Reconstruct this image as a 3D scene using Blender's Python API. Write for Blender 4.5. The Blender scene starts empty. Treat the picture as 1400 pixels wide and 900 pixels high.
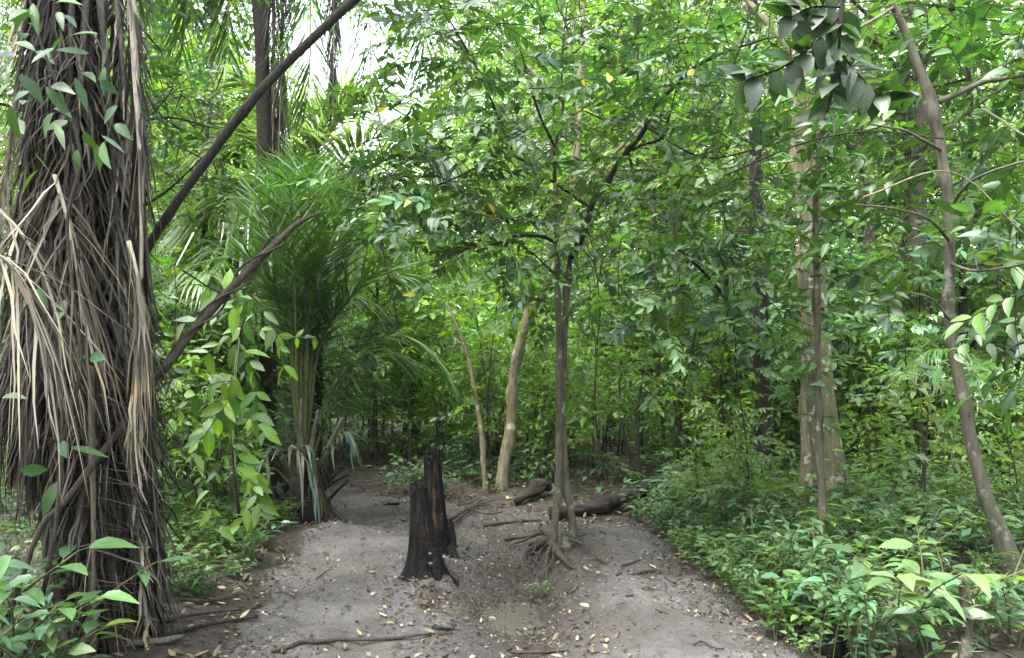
import bpy, math, random
import numpy as np
from mathutils import Vector

R = math.radians
rng = np.random.default_rng(7)
random.seed(7)
scene = bpy.context.scene
COL = scene.collection

# ------------------------------------------------------------------ camera, sky, sun, exposure
PITCH = R(2.727)
FPX = 1050.0
HAZE = 0.0003      # density of the damp air
CAMZ = 1.6
cam_d = bpy.data.cameras.new("camera")
cam_d.sensor_width = 36.0
cam_d.lens = 36.0 * FPX / 1400.0
cam_d.clip_start = 0.05
cam_d.clip_end = 2000
cam = bpy.data.objects.new("camera", cam_d)
COL.objects.link(cam)
cam.location = (0, 0, CAMZ)
cam.rotation_euler = (R(90) + PITCH, 0, 0)
scene.camera = cam

SUN_EL, SUN_AZ = R(70), R(-130)         # high, from the left and a little behind
world = bpy.data.worlds.new("World")
scene.world = world
world.use_nodes = True
wn, wl = world.node_tree.nodes, world.node_tree.links
wn.clear()
wo = wn.new("ShaderNodeOutputWorld")
bg = wn.new("ShaderNodeBackground")
sky = wn.new("ShaderNodeTexSky")
hsv = wn.new("ShaderNodeHueSaturation")
sky.sky_type = 'NISHITA'
sky.sun_disc = False
sky.sun_elevation = SUN_EL
sky.sun_rotation = SUN_AZ
sky.air_density = 1.0
sky.dust_density = 4.0
sky.ozone_density = 1.0
hsv.inputs['Saturation'].default_value = 0.34      # overcast: nearly white sky
hsv.inputs['Value'].default_value = 1.0
bg.inputs['Strength'].default_value = 0.15
wl.new(sky.outputs[0], hsv.inputs['Color'])
wl.new(hsv.outputs[0], bg.inputs['Color'])
wl.new(bg.outputs[0], wo.inputs['Surface'])

sun_d = bpy.data.lights.new("sun", 'SUN')
sun_d.energy = 1.5
sun_d.angle = R(25)
sun_d.color = (1.0, 0.97, 0.92)
sun = bpy.data.objects.new("sun", sun_d)
COL.objects.link(sun)
sd = Vector((math.sin(SUN_AZ) * math.cos(SUN_EL), math.cos(SUN_AZ) * math.cos(SUN_EL), math.sin(SUN_EL)))
sun.rotation_euler = sd.to_track_quat('Z', 'Y').to_euler()
sun.location = (0, 0, 40)

scene.view_settings.view_transform = 'Standard'
scene.view_settings.look = 'None'
scene.view_settings.exposure = 3.36
scene.view_settings.gamma = 1.0
scene.view_settings.use_curve_mapping = False
scene.cycles.max_bounces = 8
scene.cycles.diffuse_bounces = 4
scene.cycles.glossy_bounces = 2
scene.cycles.transmission_bounces = 6
scene.cycles.transparent_max_bounces = 4
scene.cycles.caustics_reflective = False
scene.cycles.caustics_refractive = False
scene.cycles.sample_clamp_indirect = 6.0

# ------------------------------------------------------------------ small maths
def nz(a):
    a = np.asarray(a, float)
    return a / np.maximum(np.linalg.norm(a, axis=-1, keepdims=True), 1e-9)

def _hash(ix, iy, s):
    n = (ix.astype(np.int64) * 374761393 + iy.astype(np.int64) * 668265263 + s * 982451653) & 0x7fffffff
    n = ((n ^ (n >> 13)) * 1274126177) & 0x7fffffff
    return ((n ^ (n >> 16)) & 0xffff) / 65535.0

def vnoise(x, y, s=0):
    x = np.asarray(x, float); y = np.asarray(y, float)
    ix, iy = np.floor(x), np.floor(y)
    fx, fy = x - ix, y - iy
    fx = fx * fx * (3 - 2 * fx); fy = fy * fy * (3 - 2 * fy)
    a = _hash(ix, iy, s); b = _hash(ix + 1, iy, s); c = _hash(ix, iy + 1, s); d = _hash(ix + 1, iy + 1, s)
    return (a + (b - a) * fx) * (1 - fy) + (c + (d - c) * fx) * fy

def fbm(x, y, s=0, o=4):
    t = 0; a = 0.5
    for k in range(o):
        t = t + a * (vnoise(x * 2 ** k, y * 2 ** k, s + k) - 0.5); a *= 0.5
    return t

def sstep(a, b, x):
    t = np.clip((x - a) / (b - a), 0, 1)
    return t * t * (3 - 2 * t)

CP, SP = math.cos(PITCH), math.sin(PITCH)
def W(px, py, d):
    """the place in the forest that the photograph shows at px,py when it stands d metres away"""
    u, v = (px - 700) / FPX, (450 - py) / FPX
    dy = CP - v * SP
    dz = SP + v * CP
    return np.array([u / dy * d, d, CAMZ + dz / dy * d])

def WL(pts, d=None):
    return np.array([W(p[0], p[1], p[2] if len(p) > 2 else d) for p in pts])

def PX(p):
    """photo pixel of world points (N,3): only for choosing labels"""
    p = np.atleast_2d(p)
    y = p[:, 1] * CP + (p[:, 2] - CAMZ) * SP
    z = -p[:, 1] * SP + (p[:, 2] - CAMZ) * CP
    return 700 + FPX * p[:, 0] / y, 450 - FPX * z / y

# ------------------------------------------------------------------ terrain
LANES = [
    [(-0.95, 2, .65), (-0.95, 4.2, .65), (-1.2, 5.6, .55), (-1.25, 6.7, .6), (-1.3, 7.8, .6), (-1.65, 9.0, .5), (-2.6, 9.9, .45), (-6, 11, .5)],
    [(0.0, 2, .6), (0.0, 4.2, .55), (0.0, 5.6, .5), (-0.1, 7, .6), (-.2, 8.2, .55), (-1.1, 8.8, .45)],
    [(0.85, 2, .65), (0.87, 4.2, .65), (0.90, 5.6, .58), (0.95, 6.7, .46), (1.05, 7.6, .33)],
    [(0.0, -30, 1.2), (0.0, 0, 1.2), (0, 3, 1.2)],
]
def lane_d(x, y):
    best = np.full(np.shape(x), 1e9)
    for L in LANES:
        for (x0, y0, r0), (x1, y1, r1) in zip(L[:-1], L[1:]):
            dx, dy = x1 - x0, y1 - y0
            t = np.clip(((x - x0) * dx + (y - y0) * dy) / (dx * dx + dy * dy), 0, 1)
            q = np.hypot(x - x0 - t * dx, y - y0 - t * dy) - (r0 + (r1 - r0) * t)
            best = np.minimum(best, q)
    return best

def pathmask(x, y):
    e = lane_d(x, y) + 0.5 * fbm(x * 1.7, y * 1.7, 3, 4)
    return 1 - sstep(-0.12, 0.2, e)

def hgt(x, y):
    x = np.asarray(x, float); y = np.asarray(y, float)
    ld = lane_d(x, y)
    h = 0.10 * sstep(0.0, 0.7, ld) + 0.05 * sstep(0.5, 3, ld)
    h = h + 0.5 * fbm(x * .23, y * .23, 11, 3) * sstep(1.0, 5.0, ld) + 0.09 * fbm(x * 1.2, y * 1.2, 12, 3)
    h = h + 0.035 * fbm(x * 5, y * 5, 13, 3)
    gy = sstep(3.0, 4.2, y) * (1 - sstep(7.0, 8.2, y))
    h = h - 0.20 * np.exp(-((x - 0.03 - .10 * np.sin(y * 1.3)) / 0.25) ** 2) * gy
    h = h + 0.08 * np.exp(-((x - 0.85) / 0.4) ** 2) * gy + .05 * fbm(x * 3.1, y * 1.6, 14, 3) * gy
    h = h + 0.17 * np.exp(-(((x - 0.44) / .30) ** 2 + ((y - 6.72) / .42) ** 2))
    h = h + 0.11 * np.exp(-(((x + 0.57) / .30) ** 2 + ((y - 5.98) / .34) ** 2))
    h = h + 0.10 * np.exp(-(((x + 1.75) / .6) ** 2 + ((y - 7.3) / .35) ** 2))
    h = h + 0.9 * sstep(14, 40, y) * sstep(0, 20, x + 10)
    return h

def pud(x, y):
    return np.hypot((x - PUD[0]) / .26, (y - PUD[1]) / .46) * (1 + .6 * fbm(np.asarray(x) * 5, np.asarray(y) * 5, 77, 3))
_h0 = hgt
PUD = (0.0, 5.62)
PUDZ = float(_h0(PUD[0], PUD[1]))
def hgt(x, y):
    h = _h0(x, y); q = pud(x, y)
    h = h + (PUDZ - h) * (1 - sstep(.9, 1.9, q))
    return h - .022 * (1 - sstep(.55, 1.0, q)) + .012 * np.exp(-((q - 1.25) / .25) ** 2)

def G(px, py):
    """ground point seen at px,py"""
    a, b = 2.0, 60.0
    for d in np.arange(2.0, 60, 0.04):
        p = W(px, py, d)
        if p[2] <= hgt(p[0], p[1]):
            p[2] = hgt(p[0], p[1]); return p
    return W(px, py, 60)

# ------------------------------------------------------------------ materials
def new_mat(name):
    m = bpy.data.materials.new(name); m.use_nodes = True
    n = m.node_tree.nodes; l = m.node_tree.links
    n.clear()
    out = n.new("ShaderNodeOutputMaterial")
    return m, n, l, out

def mixc(n, l, fac, a, b, mode='MIX'):
    x = n.new("ShaderNodeMix"); x.data_type = 'RGBA'; x.blend_type = mode
    for sock, val in ((x.inputs[0], fac), (x.inputs[6], a), (x.inputs[7], b)):
        if hasattr(val, 'node'): l.new(val, sock)
        else: sock.default_value = val if not isinstance(val, tuple) or len(val) == 4 else (*val, 1)
    return x.outputs[2]

def noise(n, l, scale, detail=4, coord='Object', stretch=None, rough=0.6):
    tc = n.new("ShaderNodeTexCoord"); nt = n.new("ShaderNodeTexNoise")
    nt.inputs['Scale'].default_value = scale; nt.inputs['Detail'].default_value = detail
    nt.inputs['Roughness'].default_value = rough
    v = tc.outputs[coord]
    if stretch:
        mp = n.new("ShaderNodeMapping"); mp.inputs['Scale'].default_value = stretch
        l.new(v, mp.inputs[0]); v = mp.outputs[0]
    l.new(v, nt.inputs['Vector'])
    return nt.outputs[0]

def ramp(n, l, src, lo, hi):
    r = n.new("ShaderNodeMapRange"); r.inputs[1].default_value = lo; r.inputs[2].default_value = hi
    r.interpolation_type = 'SMOOTHSTEP'
    l.new(src, r.inputs[0]); return r.outputs[0]

def math_(n, l, op, a, b=None):
    x = n.new("ShaderNodeMath"); x.operation = op
    for s, v in ((x.inputs[0], a), (x.inputs[1], b)):
        if v is None: continue
        if hasattr(v, 'node'): l.new(v, s)
        else: s.default_value = v
    return x.outputs[0]

def bump(n, l, src, strength, dist):
    b = n.new("ShaderNodeBump"); b.inputs['Strength'].default_value = strength; b.inputs['Distance'].default_value = dist
    l.new(src, b.inputs['Height']); return b.outputs[0]

def leaf_material(name, rough=0.42, trans=0.34, spec=0.5, veins=True, tcol=(1.4, 1.55, 0.5)):
    m, n, l, out = new_mat(name)
    at = n.new("ShaderNodeAttribute"); at.attribute_name = "Col"
    base = at.outputs['Color']
    ns = noise(n, l, 6.0, 3)
    base = mixc(n, l, ramp(n, l, ns, .35, .75), base, mixc(n, l, 1.0, base, (1.25, 1.18, .9, 1), 'MULTIPLY'))
    sp0 = noise(n, l, 34.0, 3)
    base = mixc(n, l, math_(n, l, 'MULTIPLY', ramp(n, l, sp0, .66, .72), .75), base, (.10, .07, .025, 1))
    yp = noise(n, l, 2.3, 2)
    base = mixc(n, l, math_(n, l, 'MULTIPLY', ramp(n, l, yp, .56, .72), .5), base, mixc(n, l, 1.0, base, (1.6, 1.25, .7, 1), 'MULTIPLY'))
    nrm = None
    if veins:
        lv = n.new("ShaderNodeAttribute"); lv.attribute_name = "lv"
        sp = n.new("ShaderNodeSeparateXYZ"); l.new(lv.outputs['Vector'], sp.inputs[0])
        av = math_(n, l, 'ABSOLUTE', sp.outputs[1])
        rib = math_(n, l, 'SUBTRACT', 1.0, ramp(n, l, av, 0.03, 0.10))
        ph = math_(n, l, 'SUBTRACT', math_(n, l, 'MULTIPLY', sp.outputs[0], 9.0), math_(n, l, 'MULTIPLY', av, 1.6))
        tri = math_(n, l, 'PINGPONG', ph, 0.5)
        sv = math_(n, l, 'SUBTRACT', 1.0, ramp(n, l, tri, 0.0, 0.16))
        v = math_(n, l, 'MAXIMUM', rib, math_(n, l, 'MULTIPLY', sv, 0.2))
        base = mixc(n, l, math_(n, l, 'MULTIPLY', v, 0.45), base, mixc(n, l, 1.0, base, (1.9, 1.7, 1.6, 1), 'MULTIPLY'))
        nrm = bump(n, l, tri, 0.2, 0.005)
    p = n.new("ShaderNodeBsdfPrincipled")
    l.new(base, p.inputs['Base Color'])
    p.inputs['Roughness'].default_value = rough
    p.inputs['Specular IOR Level'].default_value = spec
    if nrm is not None: l.new(nrm, p.inputs['Normal'])
    t = n.new("ShaderNodeBsdfTranslucent")
    l.new(mixc(n, l, 1.0, base, (*tcol, 1), 'MULTIPLY'), t.inputs['Color'])
    mx = n.new("ShaderNodeMixShader"); mx.inputs[0].default_value = trans
    l.new(p.outputs[0], mx.inputs[1]); l.new(t.outputs[0], mx.inputs[2])
    l.new(mx.outputs[0], out.inputs['Surface'])
    return m

def bark_material(name, a, b, lichen=None, lich_lo=.58, scale=1.0, rough=0.9, stretch=(1, 1, .22), bstr=.8, use_attr=False):
    m, n, l, out = new_mat(name)
    n1 = noise(n, l, 34 * scale, 8, stretch=stretch, rough=.7)
    n2 = noise(n, l, 3.5 * scale, 4)
    col = mixc(n, l, ramp(n, l, n1, .35, .68), a, b)
    col = mixc(n, l, ramp(n, l, n2, .4, .75), col, mixc(n, l, 1.0, col, (.62, .62, .58, 1), 'MULTIPLY'))
    if lichen:
        n3 = noise(n, l, 7.5 * scale, 5)
        col = mixc(n, l, ramp(n, l, n3, lich_lo, lich_lo + .06), col, lichen)
        n4 = noise(n, l, 4.1 * scale, 5, stretch=(1, 1, .6))
        col = mixc(n, l, math_(n, l, 'MULTIPLY', ramp(n, l, n4, .55, .66), .6), col, (.05, .075, .025, 1))
    if use_attr:
        at = n.new("ShaderNodeAttribute"); at.attribute_name = "Col"
        col = mixc(n, l, 1.0, at.outputs['Color'], mixc(n, l, .6, (1, 1, 1, 1), mixc(n, l, ramp(n, l, n1, .3, .7), (.4, .4, .4, 1), (1.5, 1.45, 1.4, 1))), 'MULTIPLY')
    p = n.new("ShaderNodeBsdfPrincipled")
    l.new(col, p.inputs['Base Color']); p.inputs['Roughness'].default_value = rough
    p.inputs['Specular IOR Level'].default_value = 0.25
    l.new(bump(n, l, n1, bstr, .02), p.inputs['Normal'])
    l.new(p.outputs[0], out.inputs['Surface'])
    return m

M = {}
M['leaf'] = leaf_material('leaf_tissue', trans=.40)
M['crown'] = leaf_material('shaded_crown_leaf', trans=.30, spec=.5, rough=.46)
M['farleaf'] = leaf_material('small_leaf_tissue', trans=.50, veins=False, spec=.4)
M['gloss'] = leaf_material('glossy_leaf_tissue', rough=.33, trans=.28)
M['palm_sheen'] = leaf_material('glossy_palm_leaflet', rough=.27, trans=.45, spec=.9, veins=False)
M['palm'] = leaf_material('palm_leaflet', rough=.40, trans=.25, veins=False)
M['dead'] = leaf_material('dead_palm_fibre', rough=.75, trans=.12, spec=.25, veins=False, tcol=(1, .9, .7))
M['litter'] = leaf_material('dry_leaf', rough=.6, trans=.1, spec=.35, veins=False, tcol=(1, .9, .6))
M['bark_brown'] = bark_material('mossy_brown_bark', (.034, .032, .021, 1), (.085, .080, .055, 1), (.14, .15, .115, 1), .58)
M['bark_pale'] = bark_material('pale_lichen_bark', (.062, .060, .032, 1), (.125, .118, .072, 1), (.24, .255, .19, 1), .57)
M['bark_tan'] = bark_material('tan_smooth_bark', (.10, .084, .052, 1), (.21, .18, .12, 1), (.28, .27, .20, 1), .58)
M['bark_grey'] = bark_material('grey_brown_smooth_bark', (.052, .047, .035, 1), (.098, .090, .068, 1), (.135, .135, .105, 1), .60, bstr=.5)
M['bark_dark'] = bark_material('dark_bark', (.007, .006, .005, 1), (.022, .019, .015, 1))
M['log'] = bark_material('rotten_log_bark', (.006, .005, .004, 1), (.028, .023, .017, 1), (.045, .05, .03, 1), .62, stretch=(.2, 1, 1), bstr=1)
M['twig'] = bark_material('twig_bark', (.020, .017, .012, 1), (.055, .046, .033, 1), scale=2)
M['root'] = bark_material('root_bark', (.020, .016, .012, 1), (.075, .062, .046, 1), scale=1.6)
M['stem_green'] = bark_material('green_stem', (.045, .06, .02, 1), (.09, .10, .04, 1), scale=2, rough=.6, bstr=.3)
M['petiole'] = bark_material('palm_petiole', (.05, .065, .02, 1), (.11, .12, .045, 1), scale=2, rough=.5, bstr=.3)
M['rachis'] = bark_material('dry_palm_rachis', (1, 1, 1, 1), (1, 1, 1, 1), use_attr=True, scale=1.5)
M['palm_trunk'] = bark_material('palm_trunk_bark', (.008, .007, .005, 1), (.030, .025, .02, 1), scale=.8, stretch=(.5, .5, 2.2))

def char_material():
    m, n, l, out = new_mat('charred_wood')
    n1 = noise(n, l, 30, 7, stretch=(1, 1, .12)); n2 = noise(n, l, 5, 5)
    vz = n.new("ShaderNodeTexVoronoi"); vz.feature = 'DISTANCE_TO_EDGE'; vz.inputs['Scale'].default_value = 26
    tc = n.new("ShaderNodeTexCoord"); mp = n.new("ShaderNodeMapping"); mp.inputs['Scale'].default_value = (1, 1, .5)
    l.new(tc.outputs['Object'], mp.inputs[0]); l.new(mp.outputs[0], vz.inputs['Vector'])
    col = mixc(n, l, ramp(n, l, n1, .35, .7), (.0012, .0012, .0012, 1), (.0065, .006, .006, 1))
    at = n.new("ShaderNodeAttribute"); at.attribute_name = "Col"
    sp = n.new("ShaderNodeSeparateColor"); l.new(at.outputs['Color'], sp.inputs[0])
    br = math_(n, l, 'MULTIPLY', sp.outputs[0], ramp(n, l, n1, .4, .62))
    col = mixc(n, l, br, col, (.050, .030, .018, 1))
    gr = math_(n, l, 'MULTIPLY', ramp(n, l, n2, .62, .75), .5)
    col = mixc(n, l, gr, col, (.018, .016, .015, 1))
    p = n.new("ShaderNodeBsdfPrincipled"); l.new(col, p.inputs['Base Color'])
    p.inputs['Roughness'].default_value = .75; p.inputs['Specular IOR Level'].default_value = .14
    hh = math_(n, l, 'ADD', n1, math_(n, l, 'MULTIPLY', ramp(n, l, vz.outputs[0], 0, .08), .5))
    l.new(bump(n, l, hh, .9, .02), p.inputs['Normal'])
    l.new(p.outputs[0], out.inputs['Surface'])
    return m
M['char'] = char_material()

def simple_material(name, col, rough=.6, nscale=20):
    m, n, l, out = new_mat(name)
    n1 = noise(n, l, nscale, 5)
    c = mixc(n, l, ramp(n, l, n1, .35, .7), tuple(x * .55 for x in col) + (1,), tuple(min(1, x * 1.2) for x in col) + (1,))
    p = n.new("ShaderNodeBsdfPrincipled"); l.new(c, p.inputs['Base Color']); p.inputs['Roughness'].default_value = rough
    l.new(bump(n, l, n1, .5, .02), p.inputs['Normal']); l.new(p.outputs[0], out.inputs['Surface'])
    return m
M['fungus'] = simple_material('orange_fungus', (.095, .055, .027), .85, 60)
M['stone'] = simple_material('stone', (.05, .048, .042), .9, 25)

def ground_material():
    m, n, l, out = new_mat('forest_soil')
    at = n.new("ShaderNodeAttribute"); at.attribute_name = "Col"
    sp = n.new("ShaderNodeSeparateColor"); l.new(at.outputs['Color'], sp.inputs[0])
    a = noise(n, l, 2.2, 6); b = noise(n, l, 14, 7, rough=.7); c = noise(n, l, 70, 5, rough=.7); d = noise(n, l, .9, 4)
    path = mixc(n, l, ramp(n, l, a, .35, .68), (.060, .056, .053, 1), (.120, .114, .111, 1))
    path = mixc(n, l, math_(n, l, 'MULTIPLY', ramp(n, l, b, .5, .68), .7), path, (.055, .045, .038, 1))
    path = mixc(n, l, math_(n, l, 'MULTIPLY', ramp(n, l, c, .55, .7), .5), path, (.20, .185, .17, 1))
    path = mixc(n, l, math_(n, l, 'MULTIPLY', ramp(n, l, d, .5, .66), .4), path, (.085, .065, .05, 1))
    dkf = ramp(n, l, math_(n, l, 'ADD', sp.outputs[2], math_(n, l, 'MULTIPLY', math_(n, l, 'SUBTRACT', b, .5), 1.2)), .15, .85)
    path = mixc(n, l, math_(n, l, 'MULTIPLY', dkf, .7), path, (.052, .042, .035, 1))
    soil = mixc(n, l, ramp(n, l, b, .38, .66), (.016, .012, .008, 1), (.055, .041, .028, 1))
    soil = mixc(n, l, math_(n, l, 'MULTIPLY', ramp(n, l, c, .5, .7), .5), soil, (.085, .068, .048, 1))
    k = math_(n, l, 'ADD', sp.outputs[0], math_(n, l, 'MULTIPLY', math_(n, l, 'SUBTRACT', b, .5), .9))
    col = mixc(n, l, ramp(n, l, k, .3, .75), soil, path)
    wet = math_(n, l, 'MULTIPLY', sp.outputs[1], ramp(n, l, b, .25, .5))
    col = mixc(n, l, math_(n, l, 'MULTIPLY', wet, .55), col, mixc(n, l, 1.0, col, (.55, .53, .5, 1), 'MULTIPLY'))
    p = n.new("ShaderNodeBsdfPrincipled"); l.new(col, p.inputs['Base Color'])
    rr = n.new("ShaderNodeMapRange"); rr.inputs[3].default_value = .78; rr.inputs[4].default_value = .16
    l.new(wet, rr.inputs[0]); l.new(rr.outputs[0], p.inputs['Roughness'])
    p.inputs['Specular IOR Level'].default_value = .45
    hh = math_(n, l, 'ADD', math_(n, l, 'MULTIPLY', b, 1.0), math_(n, l, 'MULTIPLY', c, .45))
    l.new(bump(n, l, hh, 1.0, .06), p.inputs['Normal'])
    l.new(p.outputs[0], out.inputs['Surface'])
    return m
M['ground'] = ground_material()

def water_material():
    m, n, l, out = new_mat('muddy_water')
    p = n.new("ShaderNodeBsdfPrincipled")
    p.inputs['Base Color'].default_value = (.055, .050, .046, 1); p.inputs['Roughness'].default_value = .07
    l.new(bump(n, l, noise(n, l, 25, 3), .15, .01), p.inputs['Normal'])
    l.new(p.outputs[0], out.inputs['Surface'])
    return m
M['water'] = water_material()

# ------------------------------------------------------------------ mesh accumulator
class MB:
    def __init__(s):
        s.v = []; s.q = []; s.t = []; s.c = []; s.u = []; s.n = 0
    def add(s, v, q=None, t=None, c=(.1, .1, .1), u=None):
        v = np.asarray(v, float).reshape(-1, 3); k = len(v)
        s.v.append(v)
        if q is not None and len(q): s.q.append(np.asarray(q, np.int64).reshape(-1, 4) + s.n)
        if t is not None and len(t): s.t.append(np.asarray(t, np.int64).reshape(-1, 3) + s.n)
        c = np.asarray(c, float)
        s.c.append(np.broadcast_to(c, (k, 3)) if c.ndim == 1 else c.reshape(-1, 3))
        s.u.append(np.zeros((k, 3)) if u is None else np.asarray(u, float).reshape(-1, 3))
        s.n += k
    def build(s, name, mat, parent=None, origin=(0, 0, 0), smooth=True):
        v = np.concatenate(s.v) - np.asarray(origin, float)
        q = np.concatenate(s.q) if s.q else np.zeros((0, 4), np.int64)
        t = np.concatenate(s.t) if s.t else np.zeros((0, 3), np.int64)
        me = bpy.data.meshes.new(name)
        me.vertices.add(len(v)); me.vertices.foreach_set("co", v.astype(np.float32).ravel())
        li = np.concatenate([q.ravel(), t.ravel()]).astype(np.int32)
        st = np.concatenate([np.arange(len(q)) * 4, len(q) * 4 + np.arange(len(t)) * 3]).astype(np.int32)
        me.loops.add(len(li)); me.loops.foreach_set("vertex_index", li)
        me.polygons.add(len(st)); me.polygons.foreach_set("loop_start", st)
        me.update(calc_edges=True)
        me.polygons.foreach_set("use_smooth", np.full(len(st), smooth, bool))
        c = np.concatenate(s.c); c4 = np.ones((len(c), 4), np.float32); c4[:, :3] = c
        a = me.attributes.new("Col", 'FLOAT_COLOR', 'POINT'); a.data.foreach_set("color", c4.ravel())
        u = np.concatenate(s.u)
        if np.any(u):
            a = me.attributes.new("lv", 'FLOAT_VECTOR', 'POINT'); a.data.foreach_set("vector", u.astype(np.float32).ravel())
        me.materials.append(mat)
        o = bpy.data.objects.new(name, me); COL.objects.link(o)
        if parent is not None: o.parent = parent
        else: o.location = origin
        return o

def tag(o, label=None, cat=None, group=None, kind=None):
    if label: o['label'] = label
    if cat: o['category'] = cat
    if group: o['group'] = group
    if kind: o['kind'] = kind
    return o

def empty(name, loc, label, cat, group=None):
    o = bpy.data.objects.new(name, None); COL.objects.link(o)
    o.location = loc; o.empty_display_size = .1
    return tag(o, label, cat, group)

def dup(root, loc, rotz=0, scale=1.0, label=None, group=None, tilt=(0, 0)):
    def cp(o, par):
        c = o.copy(); COL.objects.link(c)
        if par is not None: c.parent = par
        for ch in list(kids.get(o.name, ())): cp(ch, c)
        return c
    kids = {}
    def walk(o):
        kids[o.name] = list(o.children)
        for ch in o.children: walk(ch)
    walk(root)
    r = cp(root, None)
    r.location = loc; r.rotation_euler = (tilt[0], tilt[1], rotz); r.scale = (scale,) * 3 if np.isscalar(scale) else scale
    if label: r['label'] = label
    if group: r['group'] = group
    return r

# ------------------------------------------------------------------ curves and tubes
def smooth(pts, n=None, seg=6):
    p = np.asarray(pts, float)
    if len(p) < 3:
        m = n or seg + 1
        t = np.linspace(0, 1, m)[:, None]
        return p[0] * (1 - t) + p[-1] * t
    P = np.vstack([2 * p[0] - p[1], p, 2 * p[-1] - p[-2]])
    out = []
    for i in range(1, len(P) - 2):
        a, b, c, d = P[i - 1:i + 3]
        for t in np.arange(seg) / seg:
            out.append(.5 * ((2 * b) + (c - a) * t + (2 * a - 5 * b + 4 * c - d) * t ** 2 + (3 * b - a - 3 * c + d) * t ** 3))
    out.append(p[-1]); out = np.array(out)
    if n:
        s = np.r_[0, np.cumsum(np.linalg.norm(np.diff(out, axis=0), axis=1))]
        q = np.linspace(0, s[-1], n)
        out = np.stack([np.interp(q, s, out[:, k]) for k in range(3)], 1)
    return out

def frames(p):
    t = nz(np.gradient(p, axis=0))
    ref = np.array([0, 1., 0]) if abs(t[0][1]) < .8 else np.array([1., 0, 0])
    a = nz(np.cross(t[0], ref)); A = [a]
    for i in range(1, len(p)):
        a = nz(a - t[i] * np.dot(a, t[i])); A.append(a)
    A = np.array(A)
    return t, A, np.cross(t, A)

def tube(mb, pts, r, sides=8, bumpy=0.0, col=(.1, .1, .1), cap=True, seed=0, bfreq=3.0, knots=0):
    p = np.asarray(pts, float); n = len(p)
    r = np.interp(np.linspace(0, 1, n), np.linspace(0, 1, len(r)), r) if np.ndim(r) else np.full(n, r)
    t, A, B = frames(p)
    s = np.r_[0, np.cumsum(np.linalg.norm(np.diff(p, axis=0), axis=1))]
    th = np.arange(sides) / sides * 2 * np.pi
    rad = r[:, None] * np.ones((1, sides))
    if bumpy:
        sx = s[:, None] * bfreq + 0 * th[None]; ty = np.sin(th)[None] * 1.3 + np.cos(th)[None] * .9 + 0 * sx
        rad = rad * (1 + bumpy * 2 * fbm(sx + seed * 3.1, ty * 1.5 + seed, seed, 3))
        if knots:
            kr = np.random.default_rng(seed)
            for k in range(knots):
                c = kr.uniform(0, s[-1]); a = kr.uniform(0, 6.28)
                g = np.exp(-((s[:, None] - c) / (2.0 * r.mean())) ** 2) * (0.5 + .5 * np.cos(th[None] - a))
                rad = rad * (1 + .45 * g)
    V = p[:, None] + (np.cos(th)[None, :, None] * A[:, None] + np.sin(th)[None, :, None] * B[:, None]) * rad[..., None]
    i = np.arange(n - 1)[:, None] * sides; j = np.arange(sides)[None]; k = (j + 1) % sides
    q = np.stack([i + j, i + k, i + sides + k, i + sides + j], -1).reshape(-1, 4)
    V = V.reshape(-1, 3)
    tris = None
    if cap:
        V = np.vstack([V, p[0], p[-1]])
        jj = np.arange(sides); kk = (jj + 1) % sides
        tris = np.vstack([np.stack([kk, jj, np.full(sides, n * sides)], 1),
                          np.stack([(n - 1) * sides + jj, (n - 1) * sides + kk, np.full(sides, n * sides + 1)], 1)])
    mb.add(V, q, tris, col)

def prisms(mb, a, b, ra, rb, col):
    """many thin three-sided twigs at once"""
    a = np.asarray(a, float).reshape(-1, 3); b = np.asarray(b, float).reshape(-1, 3); N = len(a)
    if not N: return
    ra = np.broadcast_to(ra, N); rb = np.broadcast_to(rb, N)
    d = nz(b - a); ref = np.where(np.abs(d[:, 2:3]) < .8, np.array([[0, 0, 1.]]), np.array([[1., 0, 0]]))
    s = nz(np.cross(d, ref)); u = np.cross(s, d)
    V = np.zeros((N, 6, 3))
    for k in range(3):
        o = math.cos(k * 2.0944) * s + math.sin(k * 2.0944) * u
        V[:, k] = a + o * ra[:, None]; V[:, 3 + k] = b + o * rb[:, None]
    base = np.arange(N)[:, None, None] * 6
    q = np.array([[0, 1, 4, 3], [1, 2, 5, 4], [2, 0, 3, 5]])[None] + base
    mb.add(V, q.reshape(-1, 4), None, col)

# ------------------------------------------------------------------ leaves
_T_LO = (np.array([[0, 0], [.42, -1], [.45, 0], [.42, 1], [1, 0]]), None, np.array([[0, 2, 1], [0, 3, 2], [1, 2, 4], [2, 3, 4]]))
_r = [[0, 0]]
for u_, w_ in ((.16, .68), (.42, 1.0), (.72, .66)):
    _r += [[u_, -w_], [u_ + .03, 0], [u_, w_]]
_r += [[1, 0]]
_T_HI = (np.array(_r), np.array([[1, 2, 5, 4], [2, 3, 6, 5], [4, 5, 8, 7], [5, 6, 9, 8]]),
         np.array([[0, 2, 1], [0, 3, 2], [7, 8, 10], [8, 9, 10]]))

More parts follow.
